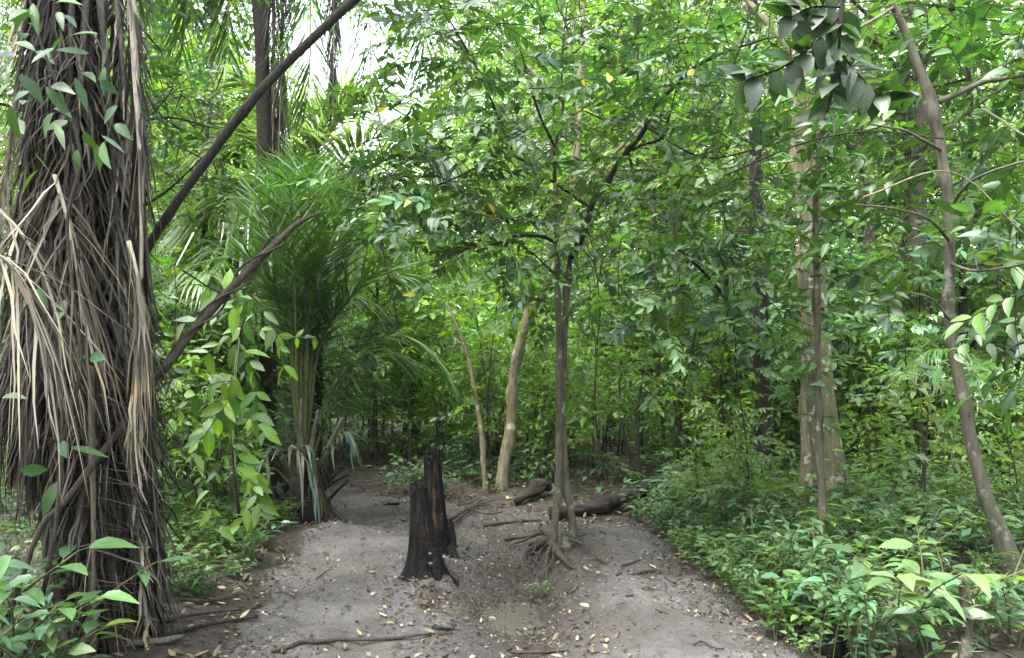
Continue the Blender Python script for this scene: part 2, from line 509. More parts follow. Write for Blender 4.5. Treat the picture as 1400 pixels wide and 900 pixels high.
def leaves(mb, pos, d, up, L, Wd, col, hi=False, droop=.18, fold=.16, r=None):
    r = r or rng
    pos = np.asarray(pos, float); N = len(pos)
    if N == 0: return
    d = nz(d); s = nz(np.cross(d, up)); nn = np.cross(s, d)
    L = np.broadcast_to(np.asarray(L, float), N); Wd = np.broadcast_to(np.asarray(Wd, float), N)
    T, q, t = _T_HI if hi else _T_LO
    K = len(T)
    u = T[:, 0][None, :, None]; w = T[:, 1][None, :, None]
    dr = (droop * r.uniform(.3, 1.7, N))[:, None, None]
    fo = (fold * r.uniform(.2, 1.8, N))[:, None, None]
    Lq = L[:, None, None]; Wq = Wd[:, None, None] * .5
    V = pos[:, None] + d[:, None] * (u * Lq) + s[:, None] * (w * Wq) + nn[:, None] * (-dr * u ** 2 * Lq + fo * np.abs(w) * Wq * 2)
    off = (np.arange(N) * K)[:, None, None]
    Q = None if q is None else (q[None] + off).reshape(-1, 4)
    Tt = (t[None] + off).reshape(-1, 3)
    c = np.broadcast_to(np.asarray(col, float), (N, 3))
    c = np.repeat(c, K, 0)
    uv = np.tile(np.c_[T, np.zeros(K)], (N, 1))
    mb.add(V, Q, Tt, c, uv)

GREENS = {
    'canopy': [(.020, .055, .022), (.030, .078, .028), (.042, .098, .032), (.025, .062, .034), (.055, .120, .032)],
    'dark': [(.018, .048, .016), (.028, .066, .022), (.022, .055, .030)],
    'mid': [(.034, .088, .022), (.045, .105, .028), (.030, .075, .030)],
    'light': [(.070, .155, .026), (.055, .130, .030), (.090, .175, .028)],
    'pale': [(.075, .135, .060), (.060, .115, .055), (.090, .150, .070)],
    'mix': [(.024, .060, .020), (.036, .088, .024), (.050, .115, .026), (.075, .150, .028)],
    'herb': [(.048, .112, .066), (.060, .130, .078), (.066, .140, .066), (.038, .088, .054)],
    'bright': [(.085, .185, .030), (.070, .16, .03), (.11, .20, .035)],
}
def greens(kind, N, r=None, jit=.22):
    r = r or rng
    p = np.array(GREENS[kind]); c = p[r.integers(0, len(p), N)]
    g = c.mean(1, keepdims=True)
    c = (c * 1.04 - g * .04) * [1.08, 1.04, .94]
    return c * (1 + jit * r.uniform(-1, 1, (N, 1))) * (1 + .08 * r.uniform(-1, 1, (N, 3)))

def sprays(mbL, mbT, P, D, n, slen, L, wr, kind, hi=False, flat=.75, droop=.2, r=None, twr=.0045, yellow=0.0, hang=0.0):
    """leafy twigs: P start points, D directions; n leaves each, alternating along the twig in one plane"""
    r = r or rng
    P = np.asarray(P, float); D = nz(D); N = len(P)
    up = nz(np.array([0, 0, 1.])[None] * flat + r.normal(0, .42, (N, 3)))
    S = nz(np.cross(D, up)); U = np.cross(S, D)
    sl = slen * r.uniform(.7, 1.3, N)
    j = np.arange(n)
    f = (j + .6) / n
    sag = -.35 * f ** 2
    pos = P[:, None] + D[:, None] * (f[None, :, None] * sl[:, None, None]) + np.array([0, 0, 1.]) * (sag[None, :, None] * sl[:, None, None] * .5)
    side = np.where(j % 2, 1., -1.)
    ang = np.where(j == n - 1, .1, r.uniform(.7, 1.15, (N, n)))
    d = D[:, None] * np.cos(ang)[..., None] + S[:, None] * (np.sin(ang) * side[None])[..., None] + r.normal(0, .14, (N, n, 3))
    d[..., 2] -= .15 + hang
    uu = U[:, None] + r.normal(0, .34, (N, n, 3))
    LL = (L * r.uniform(.62, 1.2, (N, n)) * (1 - .25 * np.abs(f - .55))[None]).ravel()
    c = greens(kind, N, r)[:, None] * (1 + .15 * r.uniform(-1, 1, (N, n, 1)))
    if yellow:
        yy = r.random((N, n)) < yellow
        c[yy] = np.array([.28, .24, .03])
    leaves(mbL, pos.reshape(-1, 3), d.reshape(-1, 3), uu.reshape(-1, 3), LL, LL * wr, c.reshape(-1, 3), hi, droop, r=r)
    if mbT is not None:
        mid = P + D * (sl * .5)[:, None] + np.array([0, 0, -.045]) * sl[:, None]
        end = P + D * (sl * .97)[:, None] + np.array([0, 0, -.17]) * sl[:, None]
        prisms(mbT, P, mid, twr, twr * .8, (.06, .05, .03)); prisms(mbT, mid, end, twr * .8, twr * .4, (.06, .06, .03))

def grow(mbT, skel, A, rad0=.008, r=None, sag=.05):
    """join every point of A to the nearest point of the branches already there with a thin curved twig; returns the directions at A"""
    r = r or rng
    nodes = np.asarray(skel, float); A = np.asarray(A, float)
    d0 = np.array([np.min(np.sum((nodes - a) ** 2, 1)) for a in A])
    order = np.argsort(d0)
    D = np.zeros_like(A)
    s_, e_, r0, r1 = [], [], [], []
    for i in order:
        a = A[i]
        k = np.argmin(np.sum((nodes - a) ** 2, 1)); b = nodes[k]
        dd = np.linalg.norm(a - b)
        if dd < 1e-4: D[i] = (1, 0, 0); continue
        m = (a + b) / 2 + np.array([r.normal(0, .06), r.normal(0, .06), r.uniform(-.02, .10)]) * dd
        w = rad0 * min(1.6, .35 + dd * .9)
        s_ += [b, m]; e_ += [m, a]; r0 += [w, w * .75]; r1 += [w * .75, w * .5]
        D[i] = a - m
        nodes = np.vstack([nodes, m, a])
    prisms(mbT, np.array(s_), np.array(e_), np.array(r0), np.array(r1), (.06, .05, .035))
    return D

# ------------------------------------------------------------------ palm fronds
def frond(mbL, mbR, pts, n=60, L=.5, width=.028, ang=(1.15, .45), droop=.5, pet=.2, rr=(.018, .004), col='dark', rc=(.08, .09, .035),
          r=None, vee=.25, seg=4, colors=None, jit=.18, twist=0., plum=.22, hangz=0.0):
    """one pinnate palm frond along the polyline pts: a tapering rachis and two rows of ribbon leaflets"""
    r = r or rng
    p = smooth(pts, n=max(24, n // 2))
    t, A, B = frames(p)
    sides = 5
    tube(mbR, p, [rr[0], rr[0] * .8, rr[0] * .45, rr[1]], sides, col=rc)
    f = np.sort(np.r_[np.linspace(pet, .995, n), np.linspace(pet, .995, n) + .004])
    side = np.tile([1., -1.], n)
    x = f.clip(0, 1) * (len(p) - 1); i = np.clip(x.astype(int), 0, len(p) - 2); w = (x - i)[:, None]
    pos = p[i] * (1 - w) + p[i + 1] * w; T = nz(t[i] * (1 - w) + t[i + 1] * w)
    up = np.array([0, 0, 1.])
    S = np.cross(T, up)
    bad = np.linalg.norm(S, axis=1) < .25
    S0 = np.tile([1., 0, 0], (len(i), 1))
    S = np.where(bad[:, None], S0, nz(S))
    Nn = np.cross(S, T)
    if twist:
        a = twist; S, Nn = S * math.cos(a) + Nn * math.sin(a), Nn * math.cos(a) - S * math.sin(a)
    g = (f - pet) / (1 - pet)
    an = ang[0] + (ang[1] - ang[0]) * g + r.normal(0, .08, len(f))
    v = vee + r.normal(0, plum, len(f))
    d = T * np.cos(an)[:, None] + (S * side[:, None] * np.cos(v)[:, None] + Nn * np.sin(v)[:, None]) * np.sin(an)[:, None]
    d[:, 2] -= hangz
    d = nz(d)
    LL = L * (.35 + 1.0 * np.sin(np.pi * (.12 + .80 * g)) ** .8) / 1.3 * r.uniform(.8, 1.15, len(f))
    q = np.linspace(0, 1, seg + 1)
    dr = droop * r.uniform(.5, 1.5, len(f))
    C = pos[:, None] + d[:, None] * (q[None, :, None] * LL[:, None, None])
    C[..., 2] -= (q[None] ** 2 * dr[:, None] * LL[:, None])
    C += r.normal(0, .012, C.shape) * q[None, :, None]
    ws = nz(np.cross(d, np.where(np.abs(d[:, 2:3]) > .8, T, up[None]))) + r.normal(0, .25, d.shape)
    ws = nz(ws - d * np.sum(ws * d, 1, keepdims=True))
    wd = width * r.uniform(.75, 1.2, len(f))[:, None] * np.array([.45, 1., .9, .6, .06] if seg == 4 else np.interp(q, [0, .25, .5, .75, 1], [.45, 1, .9, .6, .06]))[None] * .5
    V = np.stack([C - ws[:, None] * wd[..., None], C + ws[:, None] * wd[..., None]], 2)
    K = (seg + 1) * 2
    kq = np.array([[2 * a, 2 * a + 1, 2 * a + 3, 2 * a + 2] for a in range(seg)])
    Q = (kq[None] + (np.arange(len(f)) * K)[:, None, None]).reshape(-1, 4)
    cc = greens(col, len(f), r, jit) if colors is None else np.asarray(colors)[r.integers(0, len(colors), len(f))] * r.uniform(1 - jit, 1 + jit, (len(f), 1))
    mbL.add(V, Q, None, np.repeat(cc, K, 0))

def arc(base, az, e0, e1, length, n=12, bend=1.4):
    """a rachis that leaves base at elevation e0 and ends at e1"""
    p = [np.array(base, float)]
    for k in range(n):
        e = e0 + (e1 - e0) * ((k + .5) / n) ** bend
        p.append(p[-1] + length / n * np.array([math.sin(az) * math.cos(e), math.cos(az) * math.cos(e), math.sin(e)]))
    return np.array(p)

# ================================================================== SETTING
def ground():
    def axis(lo, hi, fine, a, b, coarse):
        left = a - np.geomspace(fine, a - lo, coarse)[::-1]
        right = b + np.geomspace(fine, hi - b, coarse)
        return np.r_[left, np.arange(a, b + 1e-6, fine), right]
    xs = axis(-400, 400, .04, -4.5, 4.5, 45); ys = axis(-200, 500, .045, 3.0, 11.5, 55)
    X, Y = np.meshgrid(xs, ys)
    far = np.hypot(X, Y)
    Z = hgt(X, Y)
    Z = Z + (.040 * fbm(X * 7, Y * 7, 22, 2) + .030 * fbm(X * 19, Y * 19, 21, 2)) * (far < 14) * sstep(.55, 1.15, pud(X, Y))
    v = np.stack([X, Y, Z], -1).reshape(-1, 3)
    nx, ny = len(xs), len(ys)
    i = np.arange(ny - 1)[:, None] * nx; j = np.arange(nx - 1)[None]
    q = np.stack([i + j, i + j + 1, i + nx + j + 1, i + nx + j], -1).reshape(-1, 4)
    pm = pathmask(X, Y).ravel()
    wet = (np.exp(-(((X - .02) / .36) ** 2 + ((Y - 5.4) / 1.4) ** 2)) + .5 * np.exp(-(((X + .55) / .5) ** 2 + ((Y - 6.9) / .6) ** 2))).ravel().clip(0, 1)
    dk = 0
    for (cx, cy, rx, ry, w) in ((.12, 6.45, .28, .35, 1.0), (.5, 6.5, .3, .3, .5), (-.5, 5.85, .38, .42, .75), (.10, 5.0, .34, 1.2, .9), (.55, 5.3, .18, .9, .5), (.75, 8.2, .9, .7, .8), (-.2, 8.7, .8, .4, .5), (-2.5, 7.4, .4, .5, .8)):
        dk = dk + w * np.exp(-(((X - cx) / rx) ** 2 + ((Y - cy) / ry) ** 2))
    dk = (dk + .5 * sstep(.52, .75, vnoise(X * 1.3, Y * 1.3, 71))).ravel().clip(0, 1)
    c = np.stack([pm, wet, dk], 1)
    mb = MB(); mb.add(v, q, None, c)
    o = mb.build('ground', M['ground'])
    tag(o, 'grey muddy forest floor with forking footpath worn into it', 'ground', kind='structure')
    # puddle: a level sheet in the hollow beside the exposed roots, its outline cut by the mud around it
    mb = MB(); k = 40
    th = np.arange(k) / k * 2 * np.pi
    zz = PUDZ - .007
    ring = np.stack([PUD[0] + .30 * np.cos(th), PUD[1] + .52 * np.sin(th), np.full(k, zz)], 1)
    mb.add(np.vstack([ring, [PUD[0], PUD[1], zz]]), None, [[a, (a + 1) % k, k] for a in range(k)])
    o = mb.build('puddle', M['water'], origin=(0, 0, 0))
    tag(o, 'shallow muddy puddle in the gully below the exposed roots', 'puddle', kind='structure')
ground()

# ================================================================== HERO OBJECTS
def g3(x, y, dz=0.0):
    return np.array([x, y, float(hgt(x, y)) + dz])

# ---- charred double stump -----------------------------------------------------
def stump():
    base = G(590, 768)
    root = empty('charred_stump', base, 'charred black tree stump with two jagged spires standing in the middle of the path', 'tree stump')
    def spire(name, b, top, ra, rb, h, blade, seed, brown, jag):
        r = np.random.default_rng(seed)
        nu, nv = 44, 40
        th = np.arange(nu) / nu * 2 * np.pi
        v = np.linspace(0, 1, nv)
        Hn = h * (1 - jag * np.abs(fbm(np.cos(th) * 2.2 + seed, np.sin(th) * 2.2, seed, 4)) * 2)
        TH, V = np.meshgrid(th, v)
        ridge = 1 + .22 * fbm(np.cos(TH) * 3.5 + seed, np.sin(TH) * 3.5 + V * .4, seed + 3, 4) * 2 + .10 * fbm(np.cos(TH) * 9, np.sin(TH) * 9 + V * 1.2, seed + 5, 2) * 2
        taper = rb + (ra - rb) * (1 - V) ** 1.25
        taper = taper * (1 + .75 * np.exp(-V * 9) * (.6 + .8 * vnoise(np.cos(TH) * 1.4 + 3, np.sin(TH) * 1.4, seed + 7)))
        rad = taper * ridge
        X = b[0] + (top[0] - b[0]) * V + rad * np.cos(TH)
        Y = b[1] + (top[1] - b[1]) * V + rad * np.sin(TH) * blade
        Z = b[2] - .06 + V * (Hn[None] + .06) + .02 * fbm(TH * 3, V * 8, seed, 3) * (V > .9)
        P = np.stack([X, Y, Z], -1).reshape(-1, 3)
        i = np.arange(nv - 1)[:, None] * nu; j = np.arange(nu)[None]; k = (j + 1) % nu
        q = np.stack([i + j, i + k, i + nu + k, i + nu + j], -1).reshape(-1, 4)
        # hollow top
        c0 = len(P)
        cen = np.array([[top[0], top[1], b[2] + h * (1 - jag) * .86]])
        P = np.vstack([P, cen])
        jj = np.arange(nu)
        tr = np.stack([(nv - 1) * nu + jj, (nv - 1) * nu + (jj + 1) % nu, np.full(nu, c0)], 1)
        br = brown * np.exp(-((TH - 4.9) / .55) ** 2) * sstep(.25, .45, V) * (1 - sstep(.8, .97, V))
        cc = np.zeros((len(P), 3)); cc[:-1, 0] = br.ravel()
        mb = MB(); mb.add(P, q, tr, cc)
        return mb.build(name, M['char'], root, base)
    bl = G(583, 781) - [0, 0, .03]; br_ = G(600, 760) - [0, 0, .03]
    tl = W(572, 668, bl[1]); tr_ = W(590, 627, br_[1])
    spire('stump_spire', bl, tl, .150, .066, tl[2] - bl[2] + .05, .8, 3, .25, .22)
    s2 = spire('stump_spire', br_, tr_, .115, .062, tr_[2] - br_[2] + .12, .7, 8, 1.0, .30)
    s2['label'] = 'taller narrow spire with a bare brown streak'
    # root flare on the side
    for a in ((603, 757, 628, 766, .05), (608, 745, 622, 752, .055), (570, 780, 553, 788, .04), (592, 785, 600, 797, .05)):
        p0 = G(a[0], a[1]) + [0, 0, .16]; p1 = G(a[2], a[3]) + [0, 0, -.03]
        m = (p0 + p1) / 2 + [0, 0, .0]
        mb = MB()
        tube(mb, smooth([p0, m, p1], 9), [a[4] * 1.5, a[4], a[4] * .4], 10, .35, (0, 0, 0), seed=int(a[0]), bfreq=9)
        mb.build('root_flare', M['char'], root, base)
    for (px, py, s) in ((588, 757, .014), (589, 771, .017), (583, 789, .015)):
        mb = MB()
        c = W(px, py, bl[1] - .155 + (.02 if px > 585 else 0))
        nu, nv = 14, 7
        th = np.arange(nu) / nu * 2 * np.pi; v = np.linspace(0, np.pi, nv)
        TH, V = np.meshgrid(th, v)
        k = s * (1 + .3 * fbm(np.cos(TH) * 2 + px, np.sin(TH) * 2 + V, px, 2) * 2)
        P = np.stack([c[0] + k * np.sin(V) * np.cos(TH), c[1] + k * .8 * np.sin(V) * np.sin(TH), c[2] + k * .75 * np.cos(V)], -1).reshape(-1, 3)
        i = np.arange(nv - 1)[:, None] * nu; j = np.arange(nu)[None]
        mb.add(P, np.stack([i + j, i + nu + j, i + nu + (j + 1) % nu, i + (j + 1) % nu], -1).reshape(-1, 4), None)
        mb.build('fungus', M['fungus'], root, base)
stump()

# ---- generic helper for hero trees: crown from attractors -----------------------
def attract(blobs, n, r):
    """points in the crown: blobs are (px, py, d, spread px, spread py, spread d, weight)"""
    w = np.array([b[6] for b in blobs], float); w /= w.sum()
    out = []
    for k in r.choice(len(blobs), n, p=w):
        b = blobs[k]
        d = b[2] + r.normal(0, b[5])
        out.append(W(b[0] + r.normal(0, b[3]), b[1] + r.normal(0, b[4]), max(d, 2.6)))
    return np.array(out)

def limb(name, pts, rad, mat, root, sides=9, bumpy=.12, seed=1, n=None, knots=0, bfreq=3.0):
    p = smooth(pts, n or max(14, len(pts) * 7))
    mb = MB(); tube(mb, p, rad, sides, bumpy, seed=seed, knots=knots, bfreq=bfreq)
    mb.build(name, mat, root, root.location)
    return p

# ---- twin stemmed tree on its mound --------------------------------------------
def twin_tree():
    D = 6.7
    base = G(764, 752); D = base[1]
    root = empty('twin_stemmed_tree', base, 'slender twin stemmed tree on a small mound with exposed roots beside the gully', 'tree')
    bA = G(755, 758)
    ptsA = np.vstack([bA - [0, 0, .1], bA, WL([(758, 720), (761, 690), (764, 640), (764, 600), (766, 560), (765, 500), (764, 440), (763, 400), (761, 330), (759, 250)], D)])
    a = limb('trunk', ptsA, [.036, .031, .030, .029, .027, .025, .022, .018, .013], M['bark_brown'], root, 14, .06, 4, 90, 14, 6)
    bB = G(777, 749)
    ptsB = np.vstack([bB - [0, 0, .1], bB, WL([(783, 728), (781, 705), (775, 670), (771, 620), (768, 560), (770, 500), (773, 440), (776, 390), (780, 350)], D + .06)])
    b = limb('trunk', ptsB, [.042, .035, .030, .028, .027, .026, .025, .024, .022], M['bark_brown'], root, 14, .06, 5, 90, 14, 6)
    br = []
    def B(pts, r0, r1, d0=D, d1=D, kn=3):
        q = [(p[0], p[1], d0 + (d1 - d0) * i / (len(pts) - 1)) for i, p in enumerate(pts)]
        br.append(limb('branch', WL(q), [r0, (r0 + r1) * .5, r1], M['bark_dark'], root, 9, .3, len(br) + 20, None, kn, 8))
    B([(780, 352), (790, 338), (800, 312), (810, 278), (829, 252), (842, 228), (858, 207), (878, 182), (898, 142), (922, 118), (945, 95), (990, 72), (1050, 52)], .030, .009, D + .06, 6.0, 9)
    B([(856, 208), (880, 198), (903, 190), (912, 170), (925, 120)], .014, .006, 6.45, 6.1)
    B([(858, 206), (863, 225), (866, 240)], .012, .006, 6.45, 6.4)
    B([(808, 284), (796, 276), (775, 262), (752, 246), (725, 226), (690, 205)], .017, .006, D, D + .2)
    B([(781, 350), (768, 338), (745, 325), (722, 322), (698, 325), (650, 345)], .018, .006, D, 6.0)
    B([(760, 374), (748, 366), (735, 352), (716, 340)], .012, .004, D, 6.3)
    B([(759, 252), (758, 215), (763, 180), (770, 160), (768, 90), (775, 10)], .016, .007, D, D)
    B([(760, 205), (735, 150), (715, 80), (690, 20)], .012, .005, D, 5.8)
    B([(700, 206), (660, 110), (625, 45), (590, -10)], .012, .006, D + .1, 5.6)
    B([(690, 208), (630, 240), (560, 265), (500, 255)], .010, .004, D + .2, 5.9)
    B([(790, 336), (805, 350), (812, 360), (818, 385)], .009, .004, D, 6.3)
    B([(885, 175), (960, 215), (1030, 205), (1090, 185)], .010, .004, 6.2, 5.6)
    skel = np.vstack([x[6:] for x in br] + [a[-14:], b[-4:]])
    r = np.random.default_rng(44)
    blobs = [(640, 250, 6.2, 60, 40, .5, 2.2), (560, 265, 5.9, 60, 35, .5, 1.6), (700, 200, 6.4, 70, 45, .5, 1.5), (640, 90, 6.0, 70, 60, .6, 1.7), (740, 60, 6.4, 60, 60, .7, 1.6),
             (850, 60, 6.2, 70, 55, .7, 2.0), (930, 110, 5.8, 60, 60, .6, 1.7), (1000, 60, 5.9, 60, 50, .6, 1.6), (850, 330, 6.0, 70, 40, .5, .9), (960, 260, 5.8, 60, 40, .5, 1.3),
             (1040, 200, 5.6, 40, 40, .4, .6), (700, 340, 6.1, 45, 40, .4, 1.0), (790, 180, 6.3, 60, 60, .8, 1.3), (590, 30, 5.7, 45, 40, .4, 1.0)]
    A = attract(blobs, 620, r)
    mT, mL = MB(), MB()
    Dv = grow(mT, skel, A, .0085, r)
    Dv = nz(Dv) * [1, 1, .35] + r.normal(0, .35, Dv.shape) * [1, 1, .3]
    sprays(mL, mT, A, Dv, 11, .32, .104, .46, 'canopy', True, .9, .2, r, yellow=.003)
    mT.build('twigs', M['twig'], root, base)
    mL.build('crown', M['crown'], root, base)
    # exposed roots
    rt = np.random.default_rng(3)
    specs = [([(752, 752), (737, 753), (722, 762), (712, 774), (704, 787)], .024), ([(752, 757), (738, 763), (730, 775), (728, 790)], .016), ([(757, 760), (750, 774), (744, 788), (735, 806)], .017),
             ([(760, 760), (770, 772), (783, 779), (799, 781)], .022), ([(756, 761), (757, 776), (752, 790), (756, 802)], .012), ([(776, 752), (796, 759), (816, 766), (836, 774)], .013),
             ([(748, 752), (733, 748), (724, 752), (727, 761), (742, 764)], .020), ([(750, 748), (742, 736), (739, 722), (744, 710)], .014), ([(735, 742), (718, 748), (700, 752), (688, 752)], .013),
             ([(778, 749), (788, 744), (797, 741)], .012), ([(735, 760), (722, 772), (720, 785)], .011), ([(744, 792), (756, 783), (764, 776)], .009), ([(728, 778), (740, 788), (744, 798)], .008), ([(718, 770), (735, 770), (748, 778)], .009)]
    for k, (pts, r0) in enumerate(specs):
        P = []
        for i, (x, y) in enumerate(pts):
            p = G(x, y); u = i / (len(pts) - 1)
            p = p + [rt.normal(0, .012), rt.normal(0, .012), .07 * (1 - u) ** 1.3 + .035 * math.sin(3.1 * u) * (k % 3 > 0) + rt.uniform(-.012, .022) - .03 * u]
            P.append(p)
        limb('root', P, [r0 * 1.25, r0, r0 * .8, r0 * .35], M['root'], root, 9, .4, 60 + k, 34, 4, 14)
twin_tree()

# ---- pale big trunk, its neighbour stem and the dark liana on the right -----------
def pale_tree():
    d = 7.9
    base = G(1130, 716); d = base[1]
    root = empty('pale_barked_tree', base, 'big pale mottled trunk with a buttressed foot standing behind a thin dark liana', 'tree')
    up = WL([(1134, 660), (1128, 600), (1122, 540), (1117, 470), (1112, 400), (1110, 330), (1107, 260), (1105, 190), (1100, 100), (1094, 0), (1085, -200), (1080, -420)], d)
    pts = np.vstack([base + [.05, .1, -.25], base + [.05, .1, 0], up])
    t = limb('trunk', pts, [.21, .16, .13, .117, .11, .107, .105, .104, .102, .10, .098, .095, .09], M['bark_pale'], root, 22, .10, 9, 70, 6, 1.5)
    for (x0, y0, x1, y1) in ((1150, 640, 1176, 722), (1110, 650, 1098, 715), (1136, 640, 1140, 735)):
        p0 = W(x0, y0, d - .05); p1 = G(x1, y1) - [0, 0, .05]
        limb('buttress', [p0, (p0 + p1) / 2 + [0, .02, -.02], p1], [.05, .065, .05], M['bark_pale'], root, 12, .15, x0, 18)
    second = np.vstack([G(1108, 712) - [0, 0, .1], WL([(1107, 640), (1108, 560), (1107, 470), (1104, 380), (1100, 300), (1097, 200), (1096, 140)], d + .1)])
    limb('side_stem', second, [.10, .085, .08, .08, .075, .07], M['bark_tan'], root, 12, .14, 13, 50, 6, 3)
    r = np.random.default_rng(5)
    limbs = []
    for (pts, r0) in (([(1100, 90), (1040, 20), (960, -60)], .05), ([(1094, 0), (1160, -60), (1260, -130)], .05), ([(1085, -200), (1000, -330), (900, -400)], .05), ([(1082, -300), (1180, -420), (1260, -480)], .05)):
        q = [(a, b, d + (i * .5 if r0 > .04 else 0)) for i, (a, b) in enumerate(pts)]
        limbs.append(limb('branch', WL(q), [r0, r0 * .6, r0 * .3], M['bark_pale'], root, 9, .15, int(pts[1][0])))
    A = attract([(960, -40, 8.6, 90, 70, .9, 1), (1110, -150, 8.5, 130, 80, 1.2, 1.3), (1260, -100, 8.4, 90, 80, 1, 1), (900, -380, 9, 120, 80, 1, 1), (1250, -420, 9, 120, 80, 1, 1), (1080, 60, 8.8, 80, 40, .8, .6)], 230, r)
    mT, mL = MB(), MB()
    Dv = grow(mT, np.vstack(limbs), A, .012, r)
    sprays(mL, mT, A, Dv * [1, 1, .3], 9, .42, .15, .44, 'mix', False, .9, .2, r)
    mT.build('twigs', M['twig'], root, base); mL.build('crown', M['farleaf'], root, base)
    # liana
    lb = G(1126, 782)
    lr = empty('liana', lb, 'thin dark mossy liana climbing straight up in front of the big pale trunk', 'liana')
    pts = np.vstack([lb - [0, 0, .06], lb, WL([(1125, 740), (1124, 690), (1120, 620), (1119, 560), (1118, 480), (1117, 400), (1115, 330), (1116, 260), (1122, 190), (1128, 120), (1138, 40), (1140, -60)], lb[1])])
    limb('stem', pts, [.034, .03, .026, .024, .022, .021, .022, .02, .018], M['bark_brown'], lr, 9, .35, 21, 90, 14, 7)
    r = np.random.default_rng(6)
    p = smooth(pts, 60)[14:50]
    mL, mT = MB(), MB()
    k = r.integers(0, len(p), 34)
    dd = np.c_[r.normal(0, 1, (34, 2)), r.uniform(-.1, .5, 34)]
    sprays(mL, mT, p[k], dd, 5, .24, .11, .45, 'mid', True, .8, .3, r)
    mL.build('leaves', M['leaf'], lr, lb); mT.build('twigs', M['twig'], lr, lb)
pale_tree()

# ---- leaning smooth tree on the far right ------------------------------------------
def right_tree():
    b = G(1400, 815); d = b[1]
    base = b
    root = empty('leaning_tree', base, 'smooth grey brown leaning tree that curves up from the undergrowth, rightmost big trunk', 'tree')
    up = [(1392, 795), (1380, 760), (1362, 715), (1345, 670), (1334, 630), (1325, 590), (1318, 550), (1308, 500), (1300, 450), (1297, 400), (1299, 350), (1298, 300), (1294, 250), (1287, 210), (1280, 170), (1270, 130), (1255, 90), (1240, 50), (1222, 10), (1205, -20), (1180, -70), (1150, -150)]
    q = np.vstack([b + [.03, 0, -.15], WL(up, d)])
    t = limb('trunk', q, [.070, .058, .045, .040, .037, .035, .032, .030, .029, .028, .026, .024, .022, .019], M['bark_grey'], root, 14, .10, 31, 110, 16, 5)
    br = []
    def B(pts, r0, r1, d1):
        z = [(p[0], p[1], d + (d1 - d) * i / (len(pts) - 1)) for i, p in enumerate(pts)]
        br.append(limb('branch', WL(z), [r0, (r0 + r1) / 2, r1], M['bark_grey'], root, 8, .2, len(br) + 70, None, 2, 6))
    B([(1281, 140), (1310, 128), (1345, 112), (1370, 108), (1420, 98), (1500, 80)], .022, .010, d)
    B([(1286, 205), (1262, 192), (1235, 178), (1190, 170)], .012, .005, 4.0)
    B([(1297, 290), (1320, 255), (1355, 235), (1420, 215)], .012, .006, 4.3)
    B([(1298, 330), (1270, 300), (1220, 285), (1170, 280)], .010, .004, 4.2)
    B([(1345, 150), (1370, 165), (1400, 185), (1450, 200)], .009, .005, 4.2)
    B([(1299, 360), (1330, 370), (1380, 365), (1440, 350)], .011, .005, 4.0)
    B([(1300, 440), (1275, 410), (1245, 400)], .008, .004, 4.3)
    B([(1205, -20), (1260, -60), (1350, -80)], .016, .007, 4.4)
    B([(1222, 10), (1190, 30), (1130, 60), (1080, 80)], .013, .005, 4.1)
    r = np.random.default_rng(91)
    A = attract([(1365, 250, 5.4, 35, 45, .3, 1.2), (1205, 270, 5.2, 40, 40, .3, .9), (1190, 180, 5.2, 40, 35, .3, .6), (1385, 360, 4.6, 25, 45, .35, 1.2), (1390, 470, 4.6, 25, 50, .3, .9), (1225, 350, 5.6, 30, 40, .3, .7),
                 (1370, 120, 5.4, 40, 50, .4, 1.2), (1320, 30, 5.6, 60, 40, .4, 1.3), (1130, 90, 5.2, 50, 40, .4, .8), (1400, 10, 5.2, 60, 50, .5, 1.0)], 240, r)
    mT, mL = MB(), MB()
    Dv = grow(mT, np.vstack(br), A, .007, r)
    Dv = nz(Dv) * [1, 1, .3] + r.normal(0, .3, Dv.shape) * [1, 1, .3]
    sprays(mL, mT, A, Dv, 7, .32, .145, .44, 'canopy', True, 1.0, .22, r)
    mT.build('twigs', M['twig'], root, base); mL.build('crown', M['crown'], root, base)
right_tree()

# ---- overhanging bough with big dark leaves ------------------------------------------
def dark_bough():
    d = 3.7
    o = W(1150, -90, d)
    root = empty('overhanging_bough', o, 'overhanging bough with big dark leaves in front of the leaning smooth tree', 'branch')
    m1 = limb('branch', WL([(1190, -160), (1160, -60), (1150, 20), (1145, 80), (1138, 125), (1130, 155)], d), [.02, .014, .010, .005], M['bark_dark'], root, 8, .25, 4, 40, 4, 8)
    m2 = limb('branch', WL([(1150, 20), (1110, 62), (1070, 92), (1020, 110)], d), [.008, .006, .003], M['bark_dark'], root, 7, .2, 5)
    m3 = limb('branch', WL([(1147, 70), (1180, 110), (1215, 140)], d), [.007, .005, .003], M['bark_dark'], root, 7, .2, 6)
    m4 = limb('branch', WL([(1152, 10), (1110, 10), (1080, 25)], d), [.007, .005, .003], M['bark_dark'], root, 7, .2, 6)
    r = np.random.default_rng(17)
    P, Dd = [], []
    for m in (m1[22:], m2[3:], m3[3:], m4[3:]):
        T = nz(np.gradient(m, axis=0))
        for i in range(0, len(m), 2):
            for s in (-1, 1):
                P.append(m[i]); side = np.cross(T[i], [0, 1., 0])
                Dd.append(T[i] * .6 + side * s * .9 + [0, r.normal(0, .35), -.1])
    mL = MB(); N = len(P)
    leaves(mL, P, np.array(Dd) + r.normal(0, .25, (N, 3)), r.normal(0, .35, (N, 3)) + [0, -.5, .8], r.uniform(.13, .19, N), r.uniform(.075, .095, N), greens('dark', N, r) * .7, True, .25, .1, r)
    mL.build('leaves', M['leaf'], root, o)
dark_bough()

